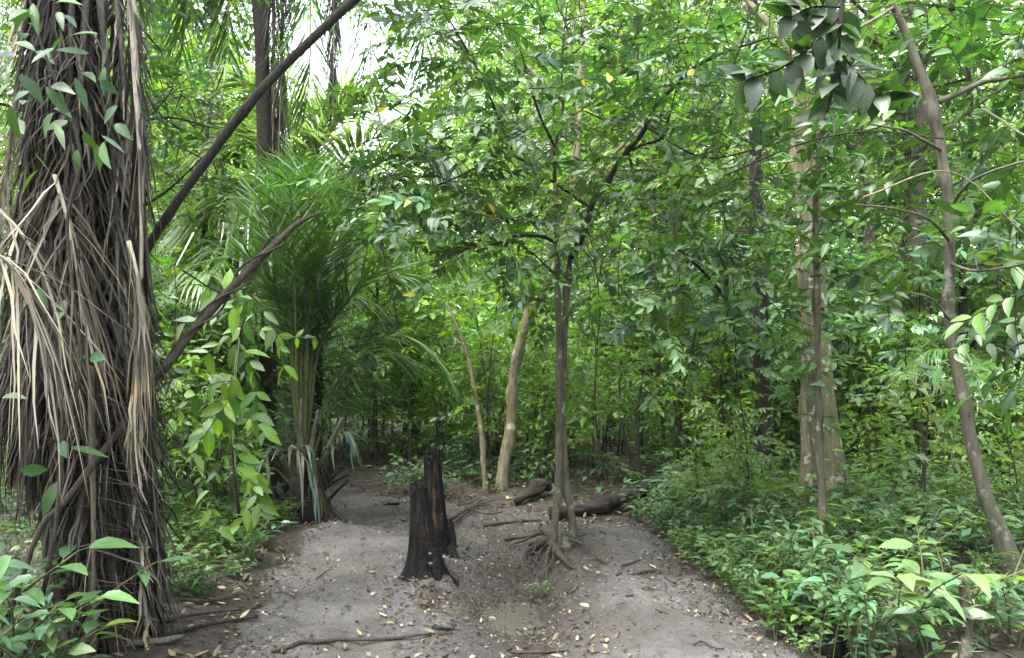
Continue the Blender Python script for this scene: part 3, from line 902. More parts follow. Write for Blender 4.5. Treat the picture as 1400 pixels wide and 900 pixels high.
# ---- dark forked tree between the twin stems and the pale trunk ------------------------
def forked_tree():
    b = G(1045, 668); d = b[1]
    root = empty('dark_forked_tree', b, 'small dark tree with knotted forked branch, next to the big pale trunk', 'tree')
    limb('trunk', np.vstack([b - [0, 0, .1], WL([(1044, 640), (1043, 560), (1041, 500), (1040, 440), (1037, 380), (1034, 300), (1033, 200), (1031, 100), (1028, -60)], d)]), [.12, .085, .08, .075, .07, .06], M['bark_dark'], root, 12, .2, 3, 60, 6, 4)
    br = [limb('branch', WL([(1040, 480, d), (1022, 470, d - 1), (1006, 455, d - 2), (999, 430, d - 2.4), (990, 405, d - 2.5), (965, 375, d - 2.6), (942, 352, d - 2.7), (925, 340, d - 2.8)]), [.035, .026, .02, .011], M['bark_dark'], root, 9, .3, 33, 40, 6, 7),
          limb('branch', WL([(989, 404), (994, 375), (985, 352), (978, 330)], d - 2.5), [.017, .013, .008], M['bark_dark'], root, 9, .3, 34, 24, 3, 7),
          limb('branch', WL([(1037, 380), (1060, 330), (1085, 270), (1090, 220)], d), [.03, .02, .01], M['bark_dark'], root, 9, .2, 35)]
    r = np.random.default_rng(12)
    A = attract([(950, 330, 6.6, 60, 45, .6, 1.2), (900, 400, 7, 60, 60, .8, 1), (1010, 360, 6.8, 50, 50, .7, 1.0), (1080, 240, 8.8, 60, 70, .8, 1), (1030, 60, 9, 80, 80, 1, 1.1)], 300, r)
    mT, mL = MB(), MB()
    Dv = grow(mT, np.vstack(br + [WL([(1031, 100), (1028, 0), (1028, -60)], d)]), A, .007, r)
    sprays(mL, mT, A, Dv * [1, 1, .3], 9, .32, .115, .45, 'canopy', True, .9, .2, r)
    mT.build('twigs', M['twig'], root, b); mL.build('crown', M['crown'], root, b)
forked_tree()

# ---- crooked tan trunk and thin pale pole in the middle --------------------------------
def mid_trunks():
    b = G(684, 668); d = b[1]
    root = empty('crooked_tree', b, 'crooked tan trunk bending upward behind the gully, its foot on the bank of roots', 'tree')
    t = limb('trunk', np.vstack([b - [0, 0, .2], WL([(687, 650), (693, 610), (699, 575), (700, 540), (704, 500), (712, 465), (725, 430), (745, 395), (765, 350), (780, 280), (790, 180), (795, 60), (800, -100)], d)]),
         [.085, .064, .055, .051, .048, .044, .040, .036, .03], M['bark_tan'], root, 16, .13, 8, 80, 10, 4)
    r = np.random.default_rng(2)
    l1 = limb('branch', WL([(790, 180, d), (720, 90, d + .3), (650, 20, d + .6)]), [.04, .02], M['bark_tan'], root, 8, .1, 2)
    l2 = limb('branch', WL([(780, 280, d), (850, 200, d - .3), (920, 120, d - .5)]), [.035, .015], M['bark_tan'], root, 8, .1, 3)
    A = attract([(780, 60, d, 120, 90, 1, 1), (700, 30, d + .4, 90, 60, .8, .8), (890, 150, d - .4, 70, 60, .8, .8), (730, 405, d - .5, 28, 35, .2, .6), (775, 300, d - .5, 40, 60, .2, .7)], 250, r)
    mT, mL = MB(), MB()
    Dv = grow(mT, np.vstack([t[-20:], l1, l2]), A, .010, r)
    sprays(mL, mT, A, Dv * [1, 1, .3], 8, .4, .15, .45, 'mix', False, .9, .2, r)
    mT.build('twigs', M['twig'], root, b); mL.build('crown', M['farleaf'], root, b)
    b = G(664, 672); d = b[1]
    root = empty('sapling_pole', b, 'very thin straight pale sapling stem leaning beside the crooked tan trunk', 'sapling')
    limb('stem', np.vstack([b - [0, 0, .1], WL([(662, 650), (658, 590), (650, 540), (640, 490), (628, 455), (610, 415)], d)]), [.034, .03, .026, .02, .014], M['bark_tan'], root, 8, .12, 2, 40, 6, 6)
    A = WL([(625, 450), (615, 425), (605, 410), (620, 405), (590, 400), (640, 430)], d); r = np.random.default_rng(3)
    mL, mT = MB(), MB(); sprays(mL, mT, A, r.normal(0, 1, (6, 3)) * [1, 1, .3], 7, .35, .15, .45, 'light', True, .9, .2, r)
    mL.build('leaves', M['leaf'], root, b); mT.build('twigs', M['twig'], root, b)
mid_trunks()

# ---- fallen logs -------------------------------------------------------------------------
def logs():
    a = G(772, 711); b = G(892, 690)
    o = (a + b) / 2
    root = empty('fallen_log', o, 'long dark rotting log lying on the forest floor behind the twin stemmed tree', 'log')
    mb = MB()
    p = [a + [-.15, 0, .05], a * .7 + b * .3 + [0, 0, .07], a * .45 + b * .55 + [0, .05, .09], a * .15 + b * .85 + [0, .05, .15], b + [.15, .1, .20]]
    tube(mb, smooth(p, 90), [.055, .058, .055, .05, .055], 26, .6, seed=5, bfreq=8, knots=9)
    mb.build('log_body', M['log'], root, o)
    # dark thin stems growing up behind the end of the log
    b0 = G(876, 688) + [0, .12, 0]
    sr = empty('sapling', b0, 'dark sapling whose two black stems rise in a V behind the fallen log', 'sapling')
    r = np.random.default_rng(4); tips = []
    for q in ([(876, 684), (866, 640), (852, 590), (846, 520)], [(878, 684), (874, 640), (872, 580), (880, 500)]):
        tips.append(limb('stem', np.vstack([b0 - [0, 0, .05], WL(q, b0[1])]), [.03, .022, .016, .008], M['bark_dark'], sr, 8, .2, int(q[3][0]), 30))
    A = attract([(850, 520, b0[1], 30, 35, .2, 1), (880, 490, b0[1], 30, 35, .2, 1)], 40, r)
    mT, mL = MB(), MB(); Dv = grow(mT, np.vstack(tips), A, .006, r)
    sprays(mL, mT, A, Dv * [1, 1, .3], 7, .3, .12, .45, 'mid', True, .9, .2, r)
    mT.build('twigs', M['twig'], sr, b0); mL.build('crown', M['leaf'], sr, b0)
    c = G(712, 692); e = G(742, 683)
    o = (c + e) / 2
    mb = MB()
    tube(mb, smooth([c + [-.08, 0, .05], c + [.02, .02, .09], e + [0, .05, .13], e + [.1, .1, .12]], 50), [.03, .048, .05, .04], 22, .7, seed=9, bfreq=8, knots=5)
    x = mb.build('rotten_log', M['log'], None, o); tag(x, 'short broken chunk of dark rotten log between the crooked tan trunk and the twin stems', 'log')
logs()

# ================================================================== PALMS AND THE LEFT SIDE
DEAD_D = [(.026, .020, .015), (.042, .034, .026), (.018, .014, .011), (.058, .049, .039)]
DEAD_M = [(.058, .052, .044), (.088, .080, .068), (.038, .033, .028), (.115, .106, .09)]
DEAD_P = [(.20, .18, .145), (.26, .235, .195), (.14, .125, .10), (.30, .275, .235)]

DEAD_D, DEAD_M, DEAD_P = [[tuple(v * f for v in c) for c in L] for L, f in ((DEAD_D, .50), (DEAD_M, .52), (DEAD_P, .80))]

def fr(name, root, pts, mat='palm', rmat='petiole', rc=(.08, .09, .035), origin=None, sub=True, **kw):
    mL, mR = MB(), MB()
    frond(mL, mR, pts, rc=rc, **kw)
    o = mL.build(name, M[mat], root, root.location if origin is None else origin)
    mR.build('rachis', M[rmat], o, root.location if origin is None else origin)
    return o

def old_palm():
    b = G(104, 905); b = g3(b[0], b[1] + .28)
    root = empty('old_palm', b, 'old palm whose trunk is buried under a skirt of hanging dead grey brown fronds', 'palm')
    d = b[1]
    r = np.random.default_rng(101)
    pts = np.vstack([b - [0, 0, .2], b, WL([(104, 760), (104, 600), (102, 450), (100, 300), (96, 150), (92, 0)], d), b + [-.15, 0, 6.2]])
    t = limb('trunk', pts, [.19, .14, .12, .11, .11, .11, .13, .2, .3], M['palm_trunk'], root, 20, .2, 2, 70, 10, 5)
    # hanging skirt: each frond drops from the crown along the trunk
    for k in range(78):
        az = r.uniform(-2.0, 2.0) if k % 4 else r.uniform(0, 6.28)     # 0 faces the camera
        top = r.uniform(2.0, 5.6) if k < 40 else r.uniform(1.2, 3.6)
        rad0 = r.uniform(.13, .19); L = r.uniform(1.7, 3.6)
        rad1 = r.uniform(.13, .30)
        SH = r.normal(0, .12)
        u = np.linspace(0, 1, 7)
        low = max(b[2] + .05, b[2] + top - L)
        if math.sin(az) < -.2: low = max(low, b[2] + 1.0); SH = min(SH, .02)
        elif low < b[2] + .9: SH = abs(SH) * .7 + .06
        x0 = np.interp(top, [0, 3.7, 6], [b[0] + .0, b[0] - .05, b[0] - .1])
        z = b[2] + top + (low - b[2] - top) * u + .25 * np.sin(u * 3.14) * (1 - u)
        rr = rad0 + (rad1 - rad0) * u ** 1.2 + .02 * np.sin(u * 3.14)
        aa = az + .35 * u * r.normal()
        P = np.stack([x0 - .14 + SH * u + np.sin(aa) * rr, d - np.cos(aa) * rr, z], 1)
        kind = r.choice(3, p=[.66, .30, .04])
        cs = (DEAD_D, DEAD_M, DEAD_P)[kind]; rc = ((.025, .022, .019), (.062, .056, .048), (.15, .14, .12))[kind]
        fr('dead_frond', root, P, 'dead', 'rachis', rc, n=int(L * 20), L=r.uniform(.26, .46), width=r.uniform(.009, .018), ang=(r.uniform(.5, 1.35), r.uniform(.2, .6)), droop=r.uniform(.05, .6), pet=r.uniform(.05, .2),
           rr=(.020, .004), colors=cs, r=r, vee=.0, plum=.9, hangz=r.uniform(.0, .85), seg=4)
    # the named hanging fronds of the photograph
    fr('dead_frond', root, WL([(165, -60, 3.95), (180, 0, 3.95), (186, 100, 3.95), (192, 200, 3.95), (194, 320, 3.95), (192, 420, 3.95), (184, 560, 3.95)]), 'dead', 'rachis', (.26, .235, .19),
       n=66, L=.5, width=.018, ang=(.40, .12), droop=.3, pet=.04, rr=(.024, .010), colors=DEAD_M + [DEAD_D[0]], r=r, plum=.5, hangz=.9)
    x = fr('dead_frond', root, WL([(176, 330, 3.9), (188, 380, 3.9), (192, 440, 3.9), (184, 520, 3.9)]), 'dead', 'rachis', (.3, .27, .21),
           n=34, L=.52, width=.015, ang=(.32, .08), droop=.3, pet=.04, rr=(.012, .004), colors=DEAD_P, r=r, plum=.5, hangz=1.2)
    x['label'] = 'bleached straw pale hanging frond tip'
    for (pts, n) in (([(-20, 270, 4.0), (30, 320, 3.9), (62, 380, 3.85), (84, 450, 3.8)], 34), ([(-60, 330, 3.7), (0, 350, 3.65), (40, 400, 3.65), (56, 470, 3.65)], 36), ([(75, 240, 4.0), (92, 300, 3.9), (106, 380, 3.85), (112, 450, 3.85)], 22)):
        x = fr('dead_frond', root, WL(pts), 'dead', 'rachis', (.26, .23, .18), n=n, L=.60, width=.013, ang=(1.1, .35), droop=.5, pet=.05, rr=(.012, .004), colors=DEAD_P + DEAD_M, r=r, plum=.6, hangz=.55)
        x['label'] = 'straw pale dead frond fanning its leaflets downward'
    # old rachis with stubby horizontal leaflets near the ground
    fr('dead_frond', root, np.vstack([WL([(124, 500, 4.0), (126, 600, 4.0), (128, 700, 4.0), (128, 800, 4.0)]), G(128, 897) + [0, 0, .0]]), 'dead', 'rachis', (.09, .075, .055),
       n=40, L=.30, width=.013, ang=(1.5, 1.2), droop=.12, pet=.02, rr=(.02, .016), colors=DEAD_M, r=r, plum=.2)
    fr('dead_frond', root, WL([(28, 480, 4.2), (38, 560, 4.2), (40, 640, 4.2), (38, 700, 4.2)]), 'dead', 'rachis', (.17, .15, .11),
       n=40, L=.06, width=.016, ang=(1.3, 1.2), droop=.1, pet=.02, rr=(.02, .014), colors=DEAD_M, r=r, plum=.2)
    # live fronds of the crown, out of view and added for overhead shade
    for k in range(9):
        P = arc(b + [-.15, 0, 6.3], k * .698 + .2, R(55), R(-35), 4.2)
        fr('frond', root, P, n=70, L=.8, width=.032, col='mid', r=r, droop=.4)
old_palm()

def climber():
    b = W(95, 300, 3.95)
    g = g3(-2.5, 4.0)
    root = empty('climbing_vine', g, 'leafy vine with drooping pointed leaves climbing the old palm and its dead fronds', 'vine')
    r = np.random.default_rng(8)
    p = limb('stem', np.vstack([g, WL([(70, 760), (88, 600), (110, 500), (100, 400), (92, 300), (110, 210), (75, 110), (50, 40), (30, -60)], 3.72)]), [.012, .010, .008, .006], M['twig'], root, 7, .3, 3, 60)
    mL = MB()
    spots = [(115, 180, .2, -.5), (128, 195, .3, -.9), (100, 195, -.2, -.9), (138, 185, .9, -.5), (70, 118, .9, -.2), (40, 125, -.5, -.4), (50, 70, .8, -.4), (20, 145, -.5, -.6), (95, 50, .7, .1), (85, 20, .6, -.5),
             (30, 20, -.5, -.4), (15, 60, .9, -.2), (60, 95, 1, -.15), (5, 100, .4, -.8), (20, 165, .7, -.6), (110, 100, 1, -.3), (75, 5, .9, .2), (140, 195, .4, -.9), (105, 205, .1, -1), (118, 488, -.7, -.3), (124, 487, .8, -.1), (50, 395, .5, -.7), (40, 410, -.8, -.5), (20, 75, -.9, .1), (8, 30, .8, .3), (45, 5, .3, -.9)]
    spots += [(r.uniform(0, 165), r.uniform(0, 235) ** 1.0, r.uniform(-1, 1), r.uniform(-1, .1)) for _ in range(26)] + [(r.uniform(0, 140), r.uniform(380, 700), r.uniform(-1, 1), r.uniform(-.9, .1)) for _ in range(7)]
    P = WL([(x, y, 3.72 + r.uniform(-.14, .12)) for x, y, _, _ in spots]); N = len(P)
    D = np.array([[u, r.normal(0, .35) - .2, v] for _, _, u, v in spots])
    leaves(mL, P, D, r.normal(0, .3, (N, 3)) + [0, -.6, .7], r.uniform(.08, .19, N), r.uniform(.04, .075, N), np.where((np.arange(N) % 9 > 6)[:, None], greens('mid', N, r), greens('dark', N, r) * 1.3), True, .25, .14, r)
    mL.build('leaves', M['crown'], root, g)
climber()

def leaning_poles():
    d0, d1 = 4.3, 4.5
    p = WL([(560, -70, 4.9), (484, 0, 4.8), (420, 60, 4.75), (360, 120, 4.7), (300, 195, 4.65), (250, 265, 4.62), (210, 325, 4.6), (170, 400, 4.6), (140, 470, 4.58)])
    b = p[-1]
    root = empty('dead_pole', b, 'dark bare pole slanting across the upper picture and leaning into the old palm', 'dead trunk')
    limb('pole', p, [.030, .029, .028, .027, .026, .025, .024, .02], M['bark_dark'], root, 12, .10, 3, 80, 5, 4)
    q = WL([(440, 290, 4.8), (408, 305, 4.75), (375, 335, 4.68), (320, 390, 4.6), (275, 440, 4.5), (235, 490, 4.4), (205, 525, 4.3), (165, 585, 4.1), (120, 645, 3.9), (85, 690, 3.8), (50, 735, 3.75)])
    q = np.vstack([q, g3(q[-1][0] - .2, 3.7, -.03)])
    root = empty('dead_branch', q[-1], 'long dead branch wrapped by a twisted vine, slanting across the old palm', 'dead branch')
    c = limb('branch', q, [.008, .022, .026, .023, .020, .017, .013, .012, .010], M['twig'], root, 10, .22, 5, 80, 8, 5)
    seg = smooth(q, 80)[8:40]
    t, A, B = frames(seg)
    for ph in (0, 2.5):
        k = np.arange(len(seg)) * .42 + ph
        w = seg + (A * np.cos(k)[:, None] + B * np.sin(k)[:, None]) * (.034 + .01 * np.sin(k * .37))[:, None]
        limb('vine', w, [.009, .007, .006], M['twig'], root, 6, .2, 3, 90)
leaning_poles()

def back_palm():
    d = 9.6
    b = g3(W(362, 600, d)[0], d)
    root = empty('tall_palm', b, 'tall palm with a dark trunk and a long brown dead frond hanging down its side', 'palm')
    top = W(360, -150, d)
    limb('trunk', np.vstack([b - [0, 0, .1], WL([(366, 560), (364, 400), (362, 260), (360, 150), (358, 50), (358, -60)], d), top]), [.13, .115, .10, .095, .092, .09, .10, .13], M['palm_trunk'], root, 16, .12, 5, 70, 4, 5)
    r = np.random.default_rng(55)
    for (pts, dead, L) in (([(360, -140), (372, -60), (374, 40), (374, 140), (372, 240)], 1, .8), ([(360, -140), (380, -90), (386, 20), (384, 120), (380, 230)], 1, .7),
                           ([(362, -150), (400, -190), (418, -90), (424, 0), (424, 80), (420, 140)], 0, .85), ([(362, -150), (430, -200), (452, -100), (456, 0), (456, 70), (455, 145)], 2, .6),
                           ([(362, -150), (440, -240), (488, -120), (500, -20), (506, 50), (506, 118)], 0, .9), ([(362, -150), (470, -270), (545, -170), (572, -60), (580, 30), (578, 90)], 0, .9),
                           ([(362, -150), (520, -290), (620, -170), (640, -60)], 0, .9), ([(358, -150), (300, -200), (270, -90), (255, 10), (250, 70)], 0, .9), ([(358, -150), (330, -190), (318, -80), (312, 20), (312, 80)], 0, .8),
                           ([(358, -150), (280, -230), (215, -110), (190, 0)], 0, .9), ([(360, -150), (375, -260), (440, -330)], 0, .8)):
        z = [(x, y, d + .25 * math.sin(i + len(pts)) - (.3 if dead == 0 else .25)) for i, (x, y) in enumerate(pts)]
        o = fr('frond' if not dead else 'dead_frond', root, WL(z), 'dead' if dead else 'palm', 'rachis' if dead else 'petiole', (.09, .075, .06) if dead else (.08, .09, .035), n=90, L=L, width=.024 if not dead else .018,
               ang=(1.05, .5) if not dead else (.5, .2), droop=.3, pet=.18, rr=(.03, .006), colors=DEAD_M if dead else None, col='mid', r=r, plum=.35, hangz=.12 if not dead else .8)
back_palm()

def far_palm():
    d = 12.0
    b = g3(W(420, 600, d)[0], d)
    root = empty('arching_palm', b, 'palm with broad arching fronds, coloured pale for glare, in the gap behind the tall palm', 'palm')
    c = W(425, 330, d)
    limb('trunk', [b - [0, 0, .1], b + [.05, 0, 1], c], [.2, .18, .2], M['palm_trunk'], root, 14, .15, 4, 30)
    r = np.random.default_rng(77)
    for pts in ([(425, 330), (445, 260), (490, 200), (560, 182), (610, 215)], [(425, 330), (450, 290), (500, 235), (560, 212), (620, 250)], [(425, 330), (420, 250), (440, 180), (480, 130)], [(425, 330), (400, 250), (360, 200), (300, 200)],
                [(425, 330), (390, 290), (330, 265), (270, 300)], [(425, 330), (470, 300), (540, 280), (600, 320)], [(425, 330), (410, 230), (380, 150), (330, 110)], [(425, 330), (430, 220), (470, 150), (540, 130)], [(425, 330), (380, 310), (310, 330), (250, 400)], [(425, 330), (460, 280), (520, 245), (590, 290)], [(425, 330), (440, 290), (480, 260), (500, 320)], [(425, 330), (400, 280), (370, 250), (320, 270)]):
        z = [(x, y, d + r.uniform(-.3, .3) - .25 * i) for i, (x, y) in enumerate(pts)]
        fr('frond', root, WL(z), 'palm_sheen', n=90, L=1.3, width=.05, colors=[(.11, .18, .10), (.15, .22, .13), (.13, .20, .115)], col='pale', r=r, droop=.5, pet=.12, rr=(.03, .006), plum=.15, ang=(1.25, .5), vee=.2)  # pale leaflets: the glare of the sky is put into their colour
far_palm()

def young_palm():
    b = G(412, 712)
    root = empty('young_palm', b, 'young stemless palm with upright fan of fronds and black leaf bases beside the path', 'palm')
    r = np.random.default_rng(31)
    d = b[1]
    mb = MB(); tube(mb, [b - [0, 0, .15], b + [0, 0, .05], b + [0, 0, .3], b + [0, 0, .5]], [.24, .26, .2, .1], 16, .4, seed=3, bfreq=6)
    mb.build('base', M['bark_dark'], root, b)
    for k in range(34):
        az = r.uniform(0, 6.28); e = R(r.uniform(35, 82)); L = r.uniform(.3, .85)
        q = arc(b + [.12 * math.sin(az), .12 * math.cos(az), r.uniform(.0, .35)], az, e, e - .25, L, 5)
        mb = MB(); tube(mb, q, [.03, .022, .016, .011], 6, .25, seed=k); mb.build('leaf_base', M['bark_dark'], root, b)
    for k, (x1, y1, x2, y2, dd) in enumerate(((405, 420, 372, 262, -.3), (412, 400, 405, 240, .1), (418, 420, 440, 255, .2), (400, 430, 348, 300, .3), (426, 430, 478, 285, -.2), (432, 450, 500, 320, .3), (408, 420, 385, 235, .5),
                                              (394, 450, 330, 350, -.4), (420, 410, 425, 232, -.5), (438, 470, 520, 372, -.3), (415, 420, 455, 262, .6), (398, 440, 360, 280, -.6), (424, 420, 465, 300, -.7), (404, 420, 396, 258, -.8))):
        q = [b + [r.normal(0, .05), r.normal(0, .05), .3], W((x1 + 412) / 2, 560, d + dd * .2), W(x1, y1, d + dd * .7), W((x1 + x2) / 2, (y1 + y2) / 2 - 14, d + dd), W(x2, y2, d + dd * 1.3), W(x2 + (x2 - x1) * .35, y2 + abs(x2 - x1) * .25 - 12, d + dd * 1.6)]
        fr('frond', root, q, n=60, L=.74, width=.023, col='mid', r=r, droop=.25, pet=.46, rr=(.022, .004), plum=.35, ang=(1.05, .5), vee=.25)
    for q in ([(425, 600), (455, 540), (500, 480), (545, 458), (590, 480), (612, 515)], [(420, 610), (440, 560), (470, 510), (520, 478), (570, 500)], [(430, 620), (452, 560), (480, 525), (520, 520)]):
        z = [b + [.05, 0, .3]] + [W(x, y, d + .08 * i) for i, (x, y) in enumerate(q)]
        fr('frond', root, z, n=46, L=.55, width=.020, col='mid', r=r, droop=.5, pet=.35, rr=(.02, .004), plum=.3, ang=(1.1, .5), vee=.1, hangz=.1)
    for q in ([(405, 650), (395, 620), (400, 610), (425, 640), (440, 690)], [(400, 650), (380, 615), (365, 620), (362, 665)], [(412, 650), (412, 612), (428, 618), (436, 670)], [(395, 660), (372, 640), (350, 660), (345, 700)], [(425, 650), (450, 610), (470, 590), (480, 600)]):
        z = [W(x, y, d - .3 - .06 * i) for i, (x, y) in enumerate(q)]
        fr('frond', root, z, n=10, L=.30, width=.030, col='dark', colors=[(.026, .050, .036), (.038, .068, .050), (.06, .05, .035)], r=r, droop=.9, pet=.25, rr=(.012, .004), plum=.1, ang=(.8, .3), vee=.1)
    for (x0, y0, x1, y1) in ((425, 655, 435, 560), (418, 640, 412, 545), (440, 640, 470, 570)):
        mb = MB(); tube(mb, smooth([W(x0, y0, d - .25), W((x0 + x1) / 2 - 3, (y0 + y1) / 2, d - .3), W(x1, y1, d - .35)], 10), [.03, .024, .012], 7, .2, seed=x0); o = mb.build('petiole', M['bark_grey'], root, b)
    q = [g3(b[0] + .16, b[1] - .15, .42), g3(b[0] + .34, b[1] - .3, .18), g3(b[0] + .55, b[1] - .45, .0)]
    mb = MB(); tube(mb, smooth(q, 10), [.035, .03, .02], 8, .2, seed=4); mb.build('petiole', M['bark_dark'], root, b)
young_palm()

def side_palm():
    d = 9.5
    b = g3(W(225, 640, d)[0], d)
    root = empty('feather_palm', b, 'feathery palm with drooping silvery fronds half hidden behind the old palm', 'palm')
    r = np.random.default_rng(66)
    mb = MB(); tube(mb, [b - [0, 0, .1], b + [0, 0, .4]], [.2, .15], 12, .3, seed=2); mb.build('base', M['bark_dark'], root, b)
    for k in range(15):
        P = arc(b + [0, 0, .3], k * .418, R(r.uniform(72, 88)), R(r.uniform(-50, -10)), r.uniform(3.2, 4.6), 12, 1.8)
        fr('frond', root, P, n=62, L=.7, width=.034, col='pale' if k % 3 == 0 else 'mid', r=r, droop=.6, pet=.3, rr=(.022, .004), plum=.25)
    return root
side = side_palm()
for (px, d, s, lab) in ((1250, 10.5, .62, 'low dark feathery palm deep in the understory left of the leaning smooth tree'), (150, 13, 1.25, 'large feathery palm far behind the old palm trunk'), (560, 15, .8, 'feathery palm beyond the bend of the left branch of the path'), (1375, 9.0, .6, 'feathery palm clump in shade behind the foot of the leaning smooth tree')):
    x = W(px, 600, d)[0]
    dup(side, g3(x, d), px * 1.0, s, lab)

def big_leaf_sapling():
    b = G(335, 735)
    root = empty('broadleaf_sapling', b, 'drooping sapling with large ribbed light green leaves in front of the young palm', 'sapling')
    r = np.random.default_rng(14)
    d = 5.4
    P0 = np.vstack([b - [0, 0, .05], W(325, 690, 6.3), W(318, 610, 6.0), W(318, 520, 5.7), W(330, 450, 5.5), W(350, 400, 5.4)])
    limb('stem', P0, [.016, .013, .009, .006], M['twig'], root, 8, .15, 2, 30)
    mL, mT = MB(), MB()
    sk = smooth(P0, 30)
    rows = [([(330, 450), (300, 470), (270, 495), (245, 520)], 7), ([(325, 470), (345, 500), (350, 540), (348, 580)], 9), ([(322, 500), (305, 540), (290, 570), (278, 600)], 9), ([(335, 440), (365, 455), (395, 460), (430, 462)], 5),
            ([(345, 405), (370, 440), (385, 480), (388, 500)], 5), ([(320, 560), (345, 575), (360, 590)], 5), ([(318, 610), (340, 650), (338, 690), (328, 720)], 10), ([(322, 640), (345, 660), (352, 680), (356, 700)], 7),
            ([(318, 540), (290, 580), (270, 610), (262, 640)], 7), ([(345, 410), (320, 420), (290, 435), (255, 440)], 8), ([(322, 520), (290, 525), (262, 545), (238, 575)], 8), ([(340, 430), (310, 400), (285, 395)], 6), ([(320, 600), (300, 640), (285, 680), (300, 720)], 6)]
    for k, (q, n) in enumerate(rows):
        dd = d + r.uniform(-.4, .35)
        c = smooth(WL(q, dd), n)
        j = sk[np.argmin(np.sum((sk - c[0]) ** 2, 1))]
        prisms(mT, np.vstack([j, c[:-1]]), c, .004, .003, (.08, .09, .03))
        T = nz(np.gradient(c, axis=0))
        for i in range(n):
            for s in (-1, 1):
                if r.random() < .18: continue
                sd = nz(np.cross(T[i], [0, -1, .3]))
                D = T[i] * .55 + sd * s * .8 + np.array([r.normal(0, .3), r.normal(0, .45), r.uniform(-.75, .0)])
                leaves(mL, [c[i]], [D], [np.array([0, -.75, .55]) + r.normal(0, .3, 3)], [ll := r.uniform(.07, .20)][0], ll * r.uniform(.36, .48), greens(('light', 'pale', 'mid', 'light', 'bright')[r.integers(0, 5)], 1, r, .35), True, .28, .12, r)
    mT.build('twigs', M['stem_green'], root, b)
    mL.build('leaves', M['leaf'], root, b)
big_leaf_sapling()

# ================================================================== UNDERSTORY AND FOREST, EVERY PLANT AN OBJECT
ZONES = [(-400, 'behind the old palm'), (60, 'behind the old palm'), (215, 'left of the young palm'), (345, 'behind the young palm'), (480, 'past the path bend'),
         (555, 'behind the charred stump'), (640, 'by the crooked tan trunk'), (735, 'behind the twin stems'), (800, 'behind the fallen log'), (905, 'left of the dark forked tree'), (1010, 'by the dark forked tree'),
         (1085, 'by the big pale trunk'), (1185, 'right of the big pale trunk'), (1300, 'by the leaning smooth tree')]
def zone(p):
    px = float(PX(p)[0][0])
    z = ZONES[0][1]
    for x, t in ZONES:
        if px >= x: z = t
    if z.startswith('beyond'): z = 'behind the old palm'
    d = p[1]
    w = 'beside the path' if d < 7 else 'nearby' if d < 10.5 else 'midway' if d < 15 else 'deeper' if d < 22 else 'far off'
    return w, z

def gen_tree(name, seed, H, cb, cr, natt, nl, L, tr, mat, kind, flat=.35, lean=.4, nlimb=9):
    natt = int(natt * .8)
    r = np.random.default_rng(seed)
    root = empty(name, (0, 0, 0), 'x', 'tree')
    k = 9
    z = np.linspace(0, 1, k)
    off = np.cumsum(r.normal(0, .09, (k, 2)), 0) + np.outer(z, r.normal(0, lean, 2)); off[0] = 0
    P = np.c_[off, z * H * .92]
    P = np.vstack([P[0] - [0, 0, .3], P])
    t = limb('trunk', P, [tr * 1.6, tr * 1.1, tr, tr * .9, tr * .8, tr * .65, tr * .4, tr * .2], mat, root, 12, .14, seed, 50, 6, 2)
    lm = []; mB = MB()
    for i in range(nlimb):
        u = r.uniform(cb / H, .92); s = t[int(u * (len(t) - 1))]
        az = i * 2.4 + r.normal(0, .3); ln = cr * r.uniform(.5, .95)
        e = s + [math.cos(az) * ln, math.sin(az) * ln, r.uniform(.1, .6) * ln]
        m = (s + e) / 2 + [0, 0, r.uniform(-.1, .2) * ln]
        q = smooth([s, m + r.normal(0, .1, 3), e], 14); tube(mB, q, [tr * .45, tr * .3, tr * .12], 7, .2, seed=i + seed)
        lm.append(q)
    mB.build('bough', mat, root)
    # clumped foliage in layers
    ncl = max(10, natt // 12)
    c = r.normal(0, 1, (ncl, 3)); c = nz(c) * r.uniform(.35, 1, (ncl, 1))
    C = np.c_[c[:, :2] * cr, cb + (c[:, 2] * .5 + .5) * (H - cb)] + [off[-1][0] * .6, off[-1][1] * .6, 0]
    A = C[r.integers(0, ncl, natt)] + r.normal(0, 1, (natt, 3)) * [cr * .2, cr * .2, .22]
    mT, mL = MB(), MB()
    D = grow(mT, np.vstack(lm + [t[len(t) // 2:]]), A, .014, r)
    D = nz(D) * [1, 1, flat] + r.normal(0, .35, D.shape) * [1, 1, .3]
    sprays(mL, mT, A, D, nl, .5, L, .45, kind, False, .9, .2, r)
    mT.build('twigs', M['twig'], root)
    mL.build('crown', M['farleaf'], root)
    return root

